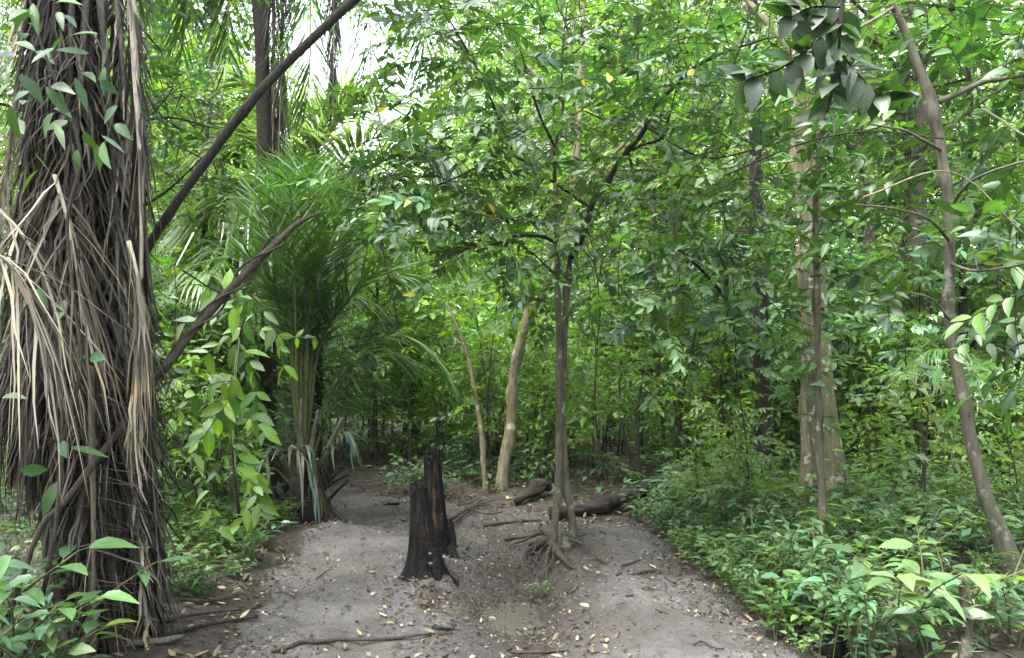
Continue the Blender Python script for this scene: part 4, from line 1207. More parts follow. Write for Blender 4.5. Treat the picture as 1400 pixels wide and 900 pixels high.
def gen_sapling(name, seed, H, ns, nsp, nl, L, kind, low=.25, spread=.55, hi=False, wr=.42, mat='twig', sr=.011):
    r = np.random.default_rng(seed)
    root = empty(name, (0, 0, 0), 'x', 'sapling')
    mL, mT = MB(), MB(); sk = []
    for i in range(ns):
        az = r.uniform(0, 6.28); ln = r.uniform(.05, .28) * H * (0.4 if ns == 1 else 1)
        h = H * r.uniform(.7, 1)
        P = [np.array([r.normal(0, .04), r.normal(0, .04), -.1]), np.array([math.cos(az) * ln * .2, math.sin(az) * ln * .2, h * .35]), np.array([math.cos(az) * ln * .6 + r.normal(0, .05), math.sin(az) * ln * .6, h * .7]), np.array([math.cos(az) * ln, math.sin(az) * ln, h])]
        q = limb('stem', P, [sr * 1.3, sr, sr * .7, sr * .3], M[mat], root, 7, .15, seed + i, 26)
        sk.append(q)
    sk = np.vstack(sk)
    ok = sk[sk[:, 2] > low * H]
    b = ok[r.integers(0, len(ok), nsp)]
    az = r.uniform(0, 6.28, nsp); ext = spread * r.uniform(.15, 1, nsp) * (1.15 - .5 * b[:, 2] / H)
    A = b + np.c_[np.cos(az) * ext, np.sin(az) * ext, ext * r.uniform(-.1, .5, nsp)]
    D = grow(mT, sk, A, .005, r)
    D = nz(D) * [1, 1, .3] + r.normal(0, .25, D.shape) * [1, 1, .3]
    sprays(mL, mT, A, D, nl, .30, L, wr, kind, hi, 1.0, .22, r, .003)
    mT.build('twigs', M['twig'], root)
    mL.build('foliage', M['leaf'] if hi else M['farleaf'], root)
    return root

def gen_herb(name, seed, h, ns, L, wr, kind, npair=4, hi=True, lie=.25, whorl=False):
    r = np.random.default_rng(seed)
    root = empty(name, (0, 0, 0), 'x', 'plant')
    mL, mT = MB(), MB()
    for i in range(ns):
        az = r.uniform(0, 6.28); ln = h * r.uniform(.15, .7); hh = h * r.uniform(.55, 1.05)
        b = np.array([r.normal(0, .08), r.normal(0, .08), -.03])
        q = smooth([b, b + [math.cos(az) * ln * .3, math.sin(az) * ln * .3, hh * .6], b + [math.cos(az) * ln, math.sin(az) * ln, hh]], 9)
        prisms(mT, q[:-1], q[1:], .0045, .0035, (.06, .09, .03))
        P, D, U, LL = [], [], [], []
        for k in range(npair):
            u = .3 + .7 * (k + .5) / npair; s = q[min(8, int(u * 8))]
            a = az + k * 1.7 + r.normal(0, .3)
            for s2 in (0, math.pi):
                aa = a + s2 + r.normal(0, .25)
                P.append(s); D.append([math.cos(aa), math.sin(aa), r.uniform(-.1, .45)]); U.append(np.array([0, 0, 1.]) + r.normal(0, lie, 3)); LL.append(L * r.uniform(.6, 1.15) * (.65 + .35 * u))
        aa = az; P.append(q[-1]); D.append([math.cos(aa), math.sin(aa), .25]); U.append(np.array([0, 0, 1.]) + r.normal(0, lie, 3)); LL.append(L)
        N = len(P)
        LL = np.array(LL)
        # short leaf stalks
        D = nz(np.array(D)); P = np.array(P)
        prisms(mT, P, P + D * (LL * .22)[:, None], .002, .0015, (.06, .10, .03))
        leaves(mL, P + D * (LL * .2)[:, None], D, U, LL, LL * wr, greens(kind, N, r) * (1 + .2 * r.uniform(-1, 1)), hi, .3, .14, r)
    mT.build('stems', M['stem_green'], root)
    mL.build('foliage', M['leaf'], root)
    return root

# --- prototypes (each prototype is itself the first plant of its kind)
trees = [(gen_tree('forest_tree', 201, 12.5, 3.2, 2.6, 520, 9, .17, .09, M['bark_brown'], 'mix'), 'slim brown forest tree', 'slim brown trunked forest trees'),
         (gen_tree('forest_tree', 202, 15, 5.0, 3.2, 620, 9, .17, .13, M['bark_grey'], 'mid'), 'grey barked forest tree', 'grey barked forest trees'),
         (gen_tree('forest_tree', 203, 9, 2.2, 2.1, 460, 9, .16, .06, M['bark_dark'], 'dark'), 'dark thin forest tree', 'dark thin forest trees'),
         (gen_tree('forest_tree', 204, 17, 6.5, 3.3, 620, 9, .18, .15, M['bark_pale'], 'mix'), 'pale mottled forest tree', 'pale mottled forest trees'),
         (gen_tree('forest_tree', 205, 8, 1.6, 1.9, 430, 9, .16, .05, M['bark_brown'], 'light'), 'small light green tree', 'small light green forest trees')]
saps = [(gen_sapling('sapling', 301, 2.6, 1, 70, 7, .12, 'light'), 'single stemmed green sapling', 'single stemmed green saplings'),
        (gen_sapling('sapling', 302, 3.6, 2, 110, 7, .14, 'light', .2, .7), 'light green forked sapling', 'light green two stemmed saplings'),
        (gen_sapling('sapling', 303, 1.7, 3, 80, 6, .11, 'light', .15, .5), 'low bushy green shrub', 'bushy shrubs'),
        (gen_sapling('sapling', 304, 4.4, 2, 130, 8, .15, 'mix', .3, .9), 'tall thin leafy sapling', 'tall thin stemmed saplings'),
        (gen_sapling('sapling', 305, 3.0, 3, 90, 7, .14, 'mid', .2, .7, sr=.014), 'many stemmed green sapling', 'many stemmed saplings'),
        (gen_sapling('sapling', 307, 3.2, 1, 26, 8, .15, 'herb', .55, .6, True, .46, 'bark_dark', .013), 'bare stemmed broadleaf sapling', 'bare stemmed broadleaf saplings'),
        (gen_sapling('sapling', 306, 2.2, 2, 60, 7, .15, 'pale', .25, .6), 'greyish flat leaved sapling', 'greyish green saplings')]
herbs = [(gen_herb('forest_herb', 401, .42, 7, .125, .46, 'herb', 4), 'low pointed leaved herb', 'low pointed leaved herbs'),
         (gen_herb('forest_herb', 402, .58, 8, .12, .42, 'herb', 4), 'taller fresh green herb', 'taller fresh green herbs'),
         (gen_herb('forest_herb', 403, .30, 9, .10, .52, 'pale', 3), 'short pale green herb', 'short pale green herbs'),
         (gen_herb('forest_herb', 404, .66, 6, .17, .42, 'pale', 4), 'broad long leaved plant', 'broad long leaved forest plants'),
         (gen_herb('forest_herb', 406, .55, 9, .13, .20, 'mid', 6), 'narrow leaved bushy herb', 'narrow leaved bushy herbs'),
         (gen_herb('forest_herb', 407, .80, 4, .13, .5, 'light', 4), 'tall thin yellowish herb', 'tall thin yellowish herbs'),
         (gen_herb('forest_herb', 408, .48, 10, .075, .5, 'herb', 7), 'small leaved bushy herb', 'small leaved bushy herbs'),
         (gen_herb('forest_herb', 405, .34, 8, .11, .55, 'mid', 3), 'dark round leaved herb', 'dark green round leaved herbs')]
used = set()
def d_close(p): return p[1] < 7
seen_labels = {}
def put(item, x, y, s=1.0, label=None, dz=0.0, tilt=.06, rot=None):
    proto, text, group = item
    p = g3(x, y, dz)
    w, z = zone(p)
    if label is None:
        label = f'{text} {w} {z}'
        if d_close(p): label = f'{text} {z} near path'
        g = f'{group} {w} {z}'
        lab_g = g
    else: lab_g = None
    rot = random.uniform(0, 6.28) if rot is None else rot
    tl = (random.gauss(0, tilt), random.gauss(0, tilt))
    if proto.name not in used:
        used.add(proto.name); r = proto
        r.location = p; r.rotation_euler = (tl[0], tl[1], rot); r.scale = (s, s, s); r['label'] = label
        if lab_g: r['group'] = lab_g
    else:
        r = dup(proto, p, rot, s, label, lab_g, tl)
        if not lab_g and 'group' in r: del r['group']
    return r

pr = np.random.default_rng(2024)
def scatter(n, d0, d1, mind, px0=-60, px1=1460, keep=None, power=2.0, tries=40):
    P = []
    for _ in range(n * tries):
        if len(P) >= n: break
        u = pr.random()
        d = (d0 ** power + u * (d1 ** power - d0 ** power)) ** (1 / power)
        px = pr.uniform(px0, px1); x = (px - 700) / FPX * d
        if lane_d(np.array(x), np.array(d)) < .25: continue
        if keep and not keep(px, d): continue
        if any((x - a) ** 2 + (d - b) ** 2 < mind ** 2 for a, b in P): continue
        P.append((x, d))
    return P

# the trunks one can pick out behind the path
for (px, d, k, s, lab) in ((1236, 12.5, 0, 1.0, 'dark straight trunk seen between the big pale trunk and the leaning smooth tree'), (1188, 15, 3, .7, 'pale grey trunk in the gap right of the big pale trunk'),
                           (1270, 11, 1, .8, 'grey trunk close behind the leaning smooth tree'), (1032, 19, 3, .85, 'tall pale trunk behind the dark forked tree'), (505, 13, 0, .42, 'brown trunk standing past the bend of the left path'),
                           (1355, 10.5, 2, .9, 'thin dark trunk behind the leaning smooth tree'), (905, 12, 4, 1.0, 'low branching tree behind the end of the fallen log'), (570, 14, 4, .62, 'low branching tree behind the charred stump'),
                           (835, 14, 2, 1.0, 'thin dark trunk rising behind the middle of the fallen log'), (270, 12, 4, 1.05, 'light green tree between the old palm and the young palm'), (165, 9.5, 2, 1.0, 'dark leafy tree right behind the old palm')):
    x = W(px, 600, d)[0]; put(trees[k], x, d, s, lab, tilt=.02)
def kt(px, d):
    if 320 < px < 600: return False
    if 600 < px < 930 and d < 19: return pr.random() < .25
    if 960 < px < 1080 and d < 24: return pr.random() < .4
    return True
for (x, d) in scatter(52, 12.5, 36, 1.8, -120, 1520, kt, 1.7):
    k = int(pr.choice(5, p=[.2, .07, .25, .06, .42])) if d < 22 else int(pr.choice([0, 1, 3, 4, 2]))
    put(trees[k], x, d, pr.uniform(.75, 1.15), tilt=.05)

def ks(px, d):
    if 430 < px < 560 and d < 11.5: return False
    if 560 < px < 900 and d < 9.8: return False
    return True
for (x, d) in scatter(150, 9.0, 20, .55, -60, 1460, ks, 1.8):
    put(saps[int(pr.integers(0, 7))], x, d, pr.uniform(.7, 1.25))
for (x, d) in scatter(62, 9.6, 14.5, .42, 440, 1260, ks, 1.5):      # thick low shrubs closing the view over the ground
    put(saps[int(pr.choice([2, 6, 5, 2, 0]))], x, d, pr.uniform(.75, 1.25))
for (x, d) in scatter(17, 6.4, 9.5, .6, 1010, 1460, None, 1.5):      # right hand side, nearer
    put(saps[int(pr.choice([0, 2, 6, 5, 5]))], x, d, pr.uniform(.5, .9))
for (x, d) in scatter(26, 8.2, 13.5, .45, 800, 1440, ks, 1.5):       # thin bare stems showing between the leaves
    put(saps[5], x, d, pr.uniform(.75, 1.15))
for (px, d) in ((225, 6.6), (285, 7.0), (255, 8.0)):
    x = (px - 700) / FPX * d; put(saps[(0, 2, 6)[int(d) % 3]], x, d, .8)
for (x, d) in scatter(14, 7.0, 10.5, .6, 60, 345, None, 1.5):        # left of the young palm
    put(saps[int(pr.choice([0, 1, 4, 6]))], x, d, pr.uniform(.7, 1.1))

# herbs along the path edges
def kh(px, d):
    x = (px - 700) / FPX * d
    if 735 < px < 890 and 6.9 < d < 9: return False
    return not (abs(x + 2.35) < .45 and d < 5.2)
H1 = scatter(150, 4.0, 8.8, .15, 880, 1470, kh, 1.6)
for (x, d) in H1:
    e = float(lane_d(np.array(x), np.array(d)))
    k = int(pr.choice([0, 2, 7, 6])) if e < .5 else int(pr.choice([0, 1, 1, 2, 3, 4, 4, 5, 6, 6, 7]))
    put(herbs[k], x, d, pr.uniform(.65, 1.15) * (.62 if x / d > .5 and d < 5.4 else 1))
for (x, d) in scatter(40, 4.4, 9.0, .2, -40, 400, kh, 1.6) + scatter(44, 4.9, 7.6, .16, 170, 400, kh, 1.3):
    put(herbs[int(pr.choice([0, 2, 4, 6, 7]))], x, d, pr.uniform(.55, .95))
for (x, d) in scatter(80, 9.2, 14, .25, 300, 1250, None, 1.8):
    put(herbs[int(pr.choice([0, 1, 5, 2, 3, 6]))], x, d, pr.uniform(.7, 1.25))
P = []
for _ in range(6000):
    if len(P) >= 64: break
    d = pr.uniform(4.2, 8.4); x = pr.uniform(.9, 2.2); e = float(lane_d(np.array(x), np.array(d)))
    if 735 < 700 + FPX * x / d < 895 and d > 6.9: continue
    if .04 < e < .42 and all((x - a) ** 2 + (d - b) ** 2 > .15 ** 2 for a, b in P): P.append((x, d))
for (x, d) in P: put(herbs[int(pr.choice([0, 2, 2, 6, 7, 4]))], x, d, pr.uniform(.5, .85))
put(saps[6], *G(955, 728)[:2], .46, 'pale leafy bush at the right path edge past the fallen log')
put(saps[2], *G(1000, 712)[:2], .55, 'small leaved bush behind the pale leafy bush at the right path edge')
# plants one can single out
for (px, py, k, s, lab) in ((1252, 895, 3, 1.15, 'big leaved pale green plant at the bottom of the right path edge'), (1195, 893, 1, .95, 'long leaved herb leaning over the path corner beside the big leaved pale green plant'), (1150, 862, 0, 1.0, 'pointed leaved herb at the very edge of the right path'),
                            (975, 742, 1, 1.35, 'tall bushy green plant at the right path edge beyond the twin stems'), (945, 712, 3, .95, 'long leaved plant at the end of the fallen log'), (741, 818, 2, .42, 'tiny grassy herb on the gully edge below the exposed roots'),
                            (872, 704, 0, .8, 'pointed leaved herb in front of the far end of the fallen log'), (880, 716, 7, .6, 'tiny round leaved herb in front of the far end of the fallen log'), (545, 676, 1, .9, 'leafy plant on the bank behind the charred stump'), (600, 680, 0, 1.0, 'green herb on the bank left of the crooked tan trunk'), (1330, 870, 1, .95, 'bright herb at the foot of the leaning smooth tree'), (1390, 890, 1, 1.1, 'leafy herb at the bottom of the picture beside the leaning smooth tree')):
    p = G(px, py); put(herbs[k], p[0], p[1], s, lab)
for (px, d, k, s, lab) in ((40, 3.75, 1, 1.35, 'bright green leafy plant in front of the old palm foot, nearer the corner'), (85, 3.6, 0, 1.0, 'small fresh herb right in front of the old palm foot'), (-5, 3.9, 1, 1.75, 'tall fresh green herb cut by the left picture edge'), (20, 3.5, 2, 1.4, 'low pale herb in the left bottom corner')):
    put(herbs[k], (px - 700) / FPX * d, d, s, lab)

# ================================================================== STUFF
def leaf_litter():
    r = np.random.default_rng(9)
    mb = MB()
    n = 36000
    d = (3.2 ** 1.4 + r.random(n) * (15 ** 1.4 - 3.2 ** 1.4)) ** (1 / 1.4)
    x = r.uniform(-1.1, 1.1, n) * d
    pm = pathmask(x, d); e = lane_d(x, d)
    edge = np.exp(-(e / .25) ** 2)
    clump = vnoise(x * 2.5, d * 2.5, 4)
    gully = np.exp(-((x - .1) / .5) ** 2) * (d < 7.5)
    keep = r.random(n) < np.where(pm > .5, .07 + .16 * gully + .3 * edge * clump, .95)
    x, d, pm = x[keep], d[keep], pm[keep]; n = len(x)
    z = hgt(x, d) + r.uniform(.006, .022, n)
    a = r.uniform(0, 6.28, n)
    D = np.c_[np.cos(a), np.sin(a), r.normal(0, .22, n)]
    U = np.c_[r.normal(0, .3, n), r.normal(0, .3, n), np.ones(n)]
    pal = np.array([(.065, .046, .028), (.10, .074, .048), (.045, .033, .023), (.16, .13, .09), (.03, .024, .018), (.21, .185, .13)])
    c = pal[r.choice(6, n, p=[.26, .2, .22, .14, .1, .08])] * r.uniform(.7, 1.2, (n, 1))
    yel = r.random(n) < .025
    c[yel] = np.array([.17, .19, .05]) * r.uniform(.7, 1.2, (yel.sum(), 1))
    L = .025 + .055 * r.random(n) ** 1.6
    leaves(mb, np.c_[x, d, z], D, U, L, L * r.uniform(.35, .55, n), c, True, -.25, .22, r)
    o = mb.build('leaf_litter', M['litter'])
    tag(o, 'brown and yellow fallen leaves strewn over path and forest floor', 'fallen leaves', kind='stuff')
leaf_litter()

def path_debris():
    r = np.random.default_rng(10)
    mb = MB()
    n = 52000
    d = (3.4 ** 1.3 + r.random(n) * (10.5 ** 1.3 - 3.4 ** 1.3)) ** (1 / 1.3)
    x = r.uniform(-.5, .42, n) * d
    pm = pathmask(x, d); e = lane_d(x, d)
    gully = np.exp(-((x - .1) / .45) ** 2) * (d < 8)
    stumpy = np.exp(-(((x + .5) / .45) ** 2 + ((d - 5.9) / .5) ** 2))
    dens = .10 + sstep(.42, .75, vnoise(x * 1.6, d * 1.6, 31)) * .5 + .55 * gully + 1.6 * stumpy + .5 * np.exp(-(e / .25) ** 2)
    keep = (r.random(n) < dens * .75) & (pm > .1)
    x, d = x[keep], d[keep]; n = len(x)
    a = r.uniform(0, 6.28, n)
    D = np.c_[np.cos(a), np.sin(a), r.normal(0, .25, n)]
    U = np.c_[r.normal(0, .4, n), r.normal(0, .4, n), np.ones(n)]
    pal = np.array([(.030, .023, .017), (.065, .052, .040), (.020, .016, .012), (.15, .13, .105), (.24, .215, .175), (.18, .20, .07)])
    c = pal[r.choice(6, n, p=[.33, .27, .27, .09, .03, .01])] * r.uniform(.7, 1.2, (n, 1))
    L = r.uniform(.010, .042, n)
    leaves(mb, np.c_[x, d, hgt(x, d) + r.uniform(.004, .014, n)], D, U, L, L * r.uniform(.3, .7, n), c, False, -.2, .2, r)
    o = mb.build('leaf_debris', M['litter'])
    tag(o, 'crumbs of broken leaf and bark trodden into the path mud', 'leaf debris', kind='stuff')
path_debris()

def ground_cover():
    r = np.random.default_rng(19)
    mb = MB()
    n = 60000
    d = (3.6 ** 1.5 + r.random(n) * (24 ** 1.5 - 3.6 ** 1.5)) ** (1 / 1.5)
    x = r.uniform(-1.15, 1.15, n) * d
    e = lane_d(x, d)
    dens = vnoise(x * 1.1, d * 1.1, 8) * sstep(.15, .55, e)
    left = (x < -1.0) & (d < 8.5)
    dens = np.where(left, dens * .45, dens)
    keep = r.random(n) < dens * 1.3 - .15
    x, d = x[keep], d[keep]; n = len(x)
    z = hgt(x, d) + np.abs(r.normal(0, .11, n)) + .03
    a = r.uniform(0, 6.28, n)
    D = np.c_[np.cos(a), np.sin(a), r.normal(0, .3, n)]
    U = np.c_[r.normal(0, .3, n), r.normal(0, .3, n), np.ones(n)]
    L = r.uniform(.05, .13, n)
    leaves(mb, np.c_[x, d, z], D, U, L, L * .5, greens('herb', n, r), False, .25, .15, r)
    o = mb.build('undergrowth', M['farleaf'])
    tag(o, 'low green leafy ground cover between the saplings and herbs', 'undergrowth', kind='stuff')
ground_cover()

def far_forest():
    r = np.random.default_rng(29)
    mb = MB()
    for (n, ncl, d0, d1, t0, t1, l0, l1, sp) in ((150000, 5200, 22, 33, 6.0, 9.5, .17, .30, .62), (130000, 4600, 34, 60, 8.0, 21.0, .28, .5, .9)):
        az = r.uniform(-.75, .75, ncl); d = r.uniform(d0, d1, ncl)
        x = np.tan(az) * d; px = 700 + FPX * np.tan(az)
        top = np.where((px > 350) & (px < 590), t0, t1) * (.7 + .9 * vnoise(px / 45., d * .15, 4))
        z = r.random(ncl) ** 1.15 * top
        k = r.integers(0, ncl, n)
        P = np.c_[x[k], d[k], z[k]] + r.normal(0, 1, (n, 3)) * [sp, sp, sp * .6]
        P[:, 2] += hgt(P[:, 0], P[:, 1])
        a = r.uniform(0, 6.28, n)
        D = np.c_[np.cos(a), np.sin(a), r.normal(-.2, .3, n)]
        U = np.c_[r.normal(0, .9, n), r.normal(0, .9, n), np.ones(n)]
        L = r.uniform(l0, l1, n)
        c = np.vstack([greens('mix', ncl // 2, r), greens('light', ncl - ncl // 2, r)])[k] * r.uniform(.9, 1.35, (n, 1))
        leaves(mb, P, D, U, L, L * .5, c, False, .25, .15, r)
    o = mb.build('far_forest', M['farleaf'])
    tag(o, 'dense far forest closing the view behind all the trees', 'forest', kind='stuff')
far_forest()

def forest_behind():  # unseen leaf mass, added to keep low sky light off the scene
    r = np.random.default_rng(39)
    mb = MB()
    n = 30000; ncl = 600
    a0 = r.uniform(R(48), R(312), ncl); q = r.uniform(4.5, 16, ncl)
    x = np.sin(a0) * q; y = np.cos(a0) * q
    z = r.random(ncl) * 8
    k = r.integers(0, ncl, n)
    P = np.c_[x[k], y[k], z[k]] + r.normal(0, 1, (n, 3)) * [.7, .7, .4]
    P = P[(np.hypot(P[:, 0], P[:, 1]) > 3.2) & (lane_d(P[:, 0], P[:, 1]) > .3)]
    P = P[~((np.abs(P[:, 0]) < P[:, 1] * .85) & (P[:, 1] > 0))]; n = len(P)
    a = r.uniform(0, 6.28, n)
    D = np.c_[np.cos(a), np.sin(a), r.normal(-.2, .3, n)]
    U = np.c_[r.normal(0, .35, n), r.normal(0, .35, n), np.ones(n)]
    L = r.uniform(.16, .30, n)
    leaves(mb, P, D, U, L, L * .5, greens('mix', n, r), False, .25, .15, r)
    o = mb.build('unseen_forest_leaves', M['farleaf'])
    tag(o, 'unseen forest leaves added beside and behind the path to block low sky light', 'forest', kind='stuff')
forest_behind()

# ================================================================== AIR
def haze():
    m, n, l, out = new_mat('damp_air')
    v = n.new("ShaderNodeVolumePrincipled"); v.inputs['Color'].default_value = (.93, .97, .93, 1)
    v.inputs['Density'].default_value = HAZE; v.inputs['Anisotropy'].default_value = .3
    l.new(v.outputs[0], out.inputs['Volume'])
    x0, x1, y0, y1, z0, z1 = -70., 70., -20., 75., -3., 32.
    V = [(x0, y0, z0), (x1, y0, z0), (x1, y1, z0), (x0, y1, z0), (x0, y0, z1), (x1, y0, z1), (x1, y1, z1), (x0, y1, z1)]
    mb = MB(); mb.add(V, [[0, 3, 2, 1], [4, 5, 6, 7], [0, 1, 5, 4], [1, 2, 6, 5], [2, 3, 7, 6], [3, 0, 4, 7]])
    o = mb.build('haze', m, smooth=False)
    tag(o, 'thin damp haze between the trees', 'haze', kind='stuff')
if HAZE: haze()

# ================================================================== STICKS, ROOTS AND STONES ON THE PATH
def stick(name, label, cat, pix, r0, mat='twig', lift=.01, seed=1, group=None, bumpy=.25, sides=8):
    P = np.array([G(x, y) for x, y in pix]) + [0, 0, r0 * .6 + lift]
    o = P.mean(0)
    mb = MB(); tube(mb, smooth(P, max(12, len(P) * 6)), [r0, r0 * .9, r0 * .75, r0 * .45], sides, bumpy, seed=seed, bfreq=8, knots=3)
    x = mb.build(name, M[mat], None, o); return tag(x, label, cat, group)
stick('fallen_branch', 'long thin wavy branch lying across the path at the bottom of the picture', 'stick', [(372, 898), (396, 889), (412, 885), (440, 884), (470, 880), (510, 881), (540, 877), (575, 877), (612, 874)], .013, seed=2)
stick('fallen_branch', 'short stick lying on the path at the very bottom, between puddle and bottom edge', 'stick', [(700, 897), (740, 896), (778, 894)], .010, seed=3)
stick('stick', 'small dark curved stick on the right branch of the path', 'stick', [(850, 778), (860, 774), (876, 769)], .009, seed=4)
stick('stick', 'reddish brown short stick on the right branch of the path near its edge', 'stick', [(872, 787), (885, 786), (900, 784)], .013, 'root', seed=5)
stick('stick', 'bent twig lying on the right path near the bottom edge', 'stick', [(948, 886), (960, 884), (978, 890), (990, 893)], .006, seed=6)
stick('stick', 'small twig lying on the left path in line with the young palm', 'stick', [(432, 795), (442, 788), (454, 779)], .006, seed=7)
stick('stick', 'pale twig lying at the foot of the charred stump', 'stick', [(560, 788), (566, 795), (577, 806)], .009, 'root', seed=8)
for k, pix in enumerate(([(612, 716), (640, 700), (662, 686)], [(618, 722), (650, 698), (676, 690)], [(606, 722), (630, 712), (648, 702)], [(640, 704), (665, 712), (690, 708)], [(655, 690), (672, 704), (678, 712)], [(625, 702), (650, 695), (668, 676)])):
    stick('stick', ['pale root like stick reaching down toward the charred stump', 'long grey stick on top of the twig heap', 'dark stick at the near edge of the twig heap', 'stick lying flat across the heap end', 'short stick poking toward the gully from the heap', 'thin stick behind the heap'][k] + ', below the crooked trunk', 'stick',
          pix, (.016, .014, .011, .011, .010, .008)[k], 'root' if k != 2 else 'bark_dark', .02 + .012 * k, k + 20, 'twig heap below the crooked trunk')
for k, pix in enumerate(([(662, 722), (700, 716), (740, 714)], [(690, 742), (712, 738), (742, 733)])):
    stick('surface_root', ['long dark root lying across the gully left of the twin stems', 'second root crossing the gully nearer to the exposed roots'][k], 'root', pix, .016, 'root', .005, k + 40)
stick('fallen_branch', 'pale bare stick standing at a slant in the herbs left of the young palm', 'stick', [(244, 716), (250, 712)], .012, 'bark_tan', .0, 51) if False else None
p0 = G(245, 722); p1 = W(300, 602, p0[1] + .5)
mb = MB(); tube(mb, smooth([p0 - [0, 0, .03], (p0 + p1) / 2 + [.01, 0, .01], p1], 16), [.014, .012, .008], 8, .2, seed=4)
tag(mb.build('dry_stick', M['bark_tan'], None, p0), 'pale bare stick standing at a slant between the old palm and the broadleaf sapling', 'stick')
for k, pix in enumerate(([(190, 862), (260, 845), (330, 838)], [(215, 878), (280, 862), (352, 850)], [(150, 893), (220, 885), (250, 880)], [(245, 825), (290, 826), (325, 818)])):
    stick('fallen_frond', ['dark dry stalk lying at the left path edge, upper of the pair', 'dark dry stalk lying at the left path edge, lower of the pair', 'grey palm stalk lying at the foot of the old palm', 'thin dry stalk lying in the herbs left of the path'][k], 'stick', pix, (.016, .014, .022, .010)[k], ('twig', 'bark_dark', 'bark_grey', 'twig')[k], .01, k + 70)
for k in range(16):
    r = np.random.default_rng(500 + k)
    px, py = r.uniform(420, 980), r.uniform(720, 885)
    a = r.uniform(-.6, .6); l = r.uniform(8, 22)
    stick('twig', 'tiny dark twig lying on the bare mud of the path', 'twig', [(px, py), (px + l * math.cos(a) * .5, py - l * math.sin(a) * .25 + r.uniform(-2, 2)), (px + l * math.cos(a), py - l * math.sin(a) * .5)], r.uniform(.003, .006), 'twig', .004, k, 'tiny twigs on the path', sides=6)

def stone(px, py, s, label, seed, sq=(1, .8, .55)):
    c = G(px, py); r = np.random.default_rng(seed)
    nu, nv = 22, 12
    TH, V = np.meshgrid(np.arange(nu) / nu * 2 * np.pi, np.linspace(0, np.pi, nv))
    k = s * (1 + .5 * fbm(np.cos(TH) * np.sin(V) * 1.5 + seed, np.sin(TH) * np.sin(V) * 1.5 + np.cos(V) * 1.7, seed, 3) * 2)
    P = np.stack([k * np.sin(V) * np.cos(TH) * sq[0], k * np.sin(V) * np.sin(TH) * sq[1], k * np.cos(V) * sq[2]], -1).reshape(-1, 3) + c + [0, 0, s * .2]
    i = np.arange(nv - 1)[:, None] * nu; j = np.arange(nu)[None]
    mb = MB(); mb.add(P, np.stack([i + j, i + nu + j, i + nu + (j + 1) % nu, i + (j + 1) % nu], -1).reshape(-1, 4), None)
    tag(mb.build('stone', M['stone'], None, c, smooth=False), label, 'stone')
stone(607, 862, .06, 'small mossy dark stone beside the tip of the long wavy branch', 5, (1.1, .8, .7))
stone(534, 690, .085, 'flat brown stone on the path behind the charred stump', 6, (1.2, .9, .4))
stone(1128, 888, .05, 'small grey stone at the right edge of the path, bottom corner', 8)

# short black stump and broken palm stalk in the bottom right corner
def corner_things():
    c = G(1140, 896)
    mb = MB(); tube(mb, [c - [0, 0, .05], c + [0, 0, .04], c + [.01, 0, .1], c + [.01, 0, .12]], [.07, .06, .055, .04], 16, .3, seed=8, bfreq=9)
    tag(mb.build('small_stump', M['char'], None, c), 'low black stump at the right path edge, bottom corner', 'tree stump')
    b = G(1318, 905)
    root = empty('broken_palm_stalk', b, 'broken grey palm stalk with stubby dry leaflets sticking up among the herbs', 'palm stalk')
    r = np.random.default_rng(3)
    q = np.vstack([b - [0, 0, .05], WL([(1322, 880), (1322, 850), (1318, 815), (1313, 785)], b[1] + .1)])
    limb('stalk', q, [.035, .03, .026, .012], M['bark_grey'], root, 9, .2, 3, 24)
    fr('leaflet_stubs', root, q, 'dead', 'rachis', (.12, .1, .08), n=22, L=.10, width=.014, ang=(1.2, .7), droop=.2, pet=.1, rr=(.01, .006), colors=DEAD_P, r=r, plum=.8)
corner_things()

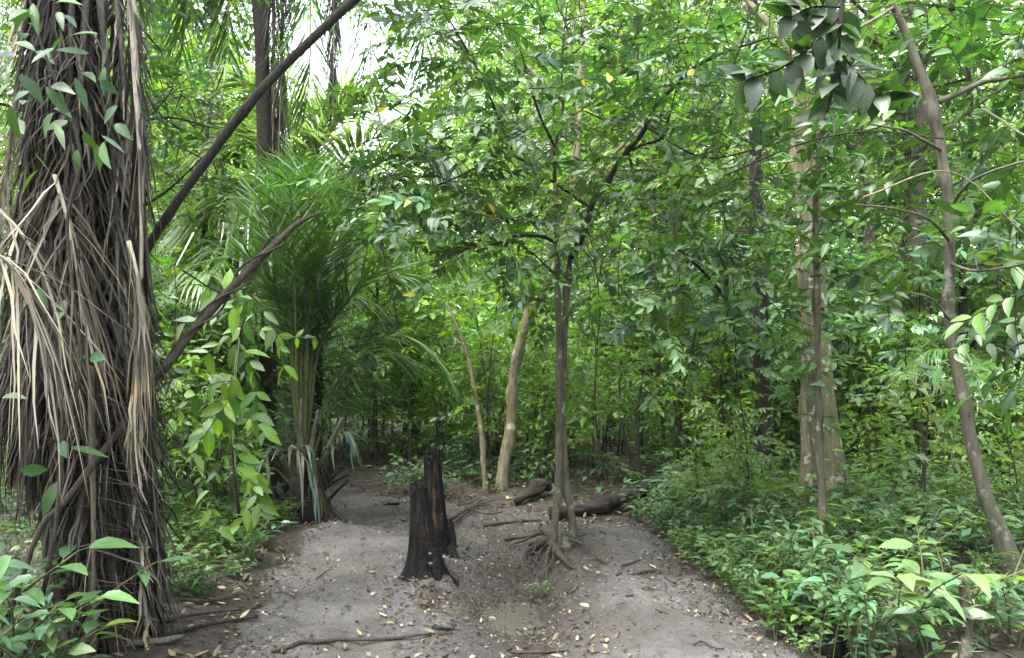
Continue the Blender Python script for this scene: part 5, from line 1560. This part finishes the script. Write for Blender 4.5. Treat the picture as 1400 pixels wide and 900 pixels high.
# hanging lianas between the crowns
for k, (pts, d, r0, lab) in enumerate((([(872, -60), (872, 30), (872, 80), (871, 125)], 5.9, .009, 'straight thin vine hanging into the crown of the twin stemmed tree'), ([(985, 260), (1000, 330), (1060, 420), (1150, 460)], 6.0, .005, 'thin loose vine sagging in front of the dark forked tree'),
                                       ([(800, 300), (812, 350), (820, 420), (816, 470)], 6.4, .005, 'thin vine hanging beside the fork of the twin stems'), ([(440, 420), (425, 370), (418, 400), (420, 440), (428, 470)], 7.3, .010, 'twisted dry brown vine hanging in the young palm'),
                                       ([(250, 370), (300, 400), (330, 395), (360, 420)], 4.9, .007, 'curly dry vine strung between the dead branch and the broadleaf sapling'), ([(990, 240), (1100, 195), (1190, 180), (1290, 190)], 4.9, .006, 'thin bare branch reaching level across the big pale trunk'),
                                       ([(1180, 270), (1300, 235), (1400, 320)], 4.0, .005, 'thin pale vine curving in front of the leaning smooth tree'))):
    p = smooth(WL(pts, d), 40)
    mb = MB(); tube(mb, p, [r0, r0 * .9, r0 * .7], 7, .3, seed=k)
    tag(mb.build('hanging_vine', M['bark_dark'] if k != 6 else M['bark_tan'], None, p[0]), lab, 'vine')

# where several of one look stand in one stretch, say which one of them counted from the left
ORD = ['', 'second', 'third', 'fourth', 'fifth', 'sixth', 'seventh', 'eighth', 'ninth', 'tenth', 'eleventh', 'twelfth', 'thirteenth', 'fourteenth', 'fifteenth', 'sixteenth']
NUM = ['', 'one', 'two', 'three', 'four', 'five', 'six', 'seven', 'eight', 'nine', 'ten', 'eleven', 'twelve', 'thirteen', 'fourteen', 'fifteen', 'sixteen']
by = {}
for o in scene.objects:
    if o.parent is None and o.get('group') and o.get('category') in ('tree', 'sapling', 'plant', 'twig') and o.get('label'): by.setdefault(o['label'], []).append(o)
for lab, os_ in by.items():
    n = len(os_)
    if n < 2: continue
    os_.sort(key=lambda o: float(PX(np.array(o.location))[0][0]))
    for i, o in enumerate(os_):
        w = ('left of two' if i == 0 else 'right of two') if n == 2 else f'leftmost of {NUM[n]}' if i == 0 else f'rightmost of {NUM[n]}' if i == n - 1 else f'{ORD[i]} from left'
        o['label'] = f'{lab}, {w}'

for item in trees + saps + herbs:
    assert item[0].name in used, item[0].name
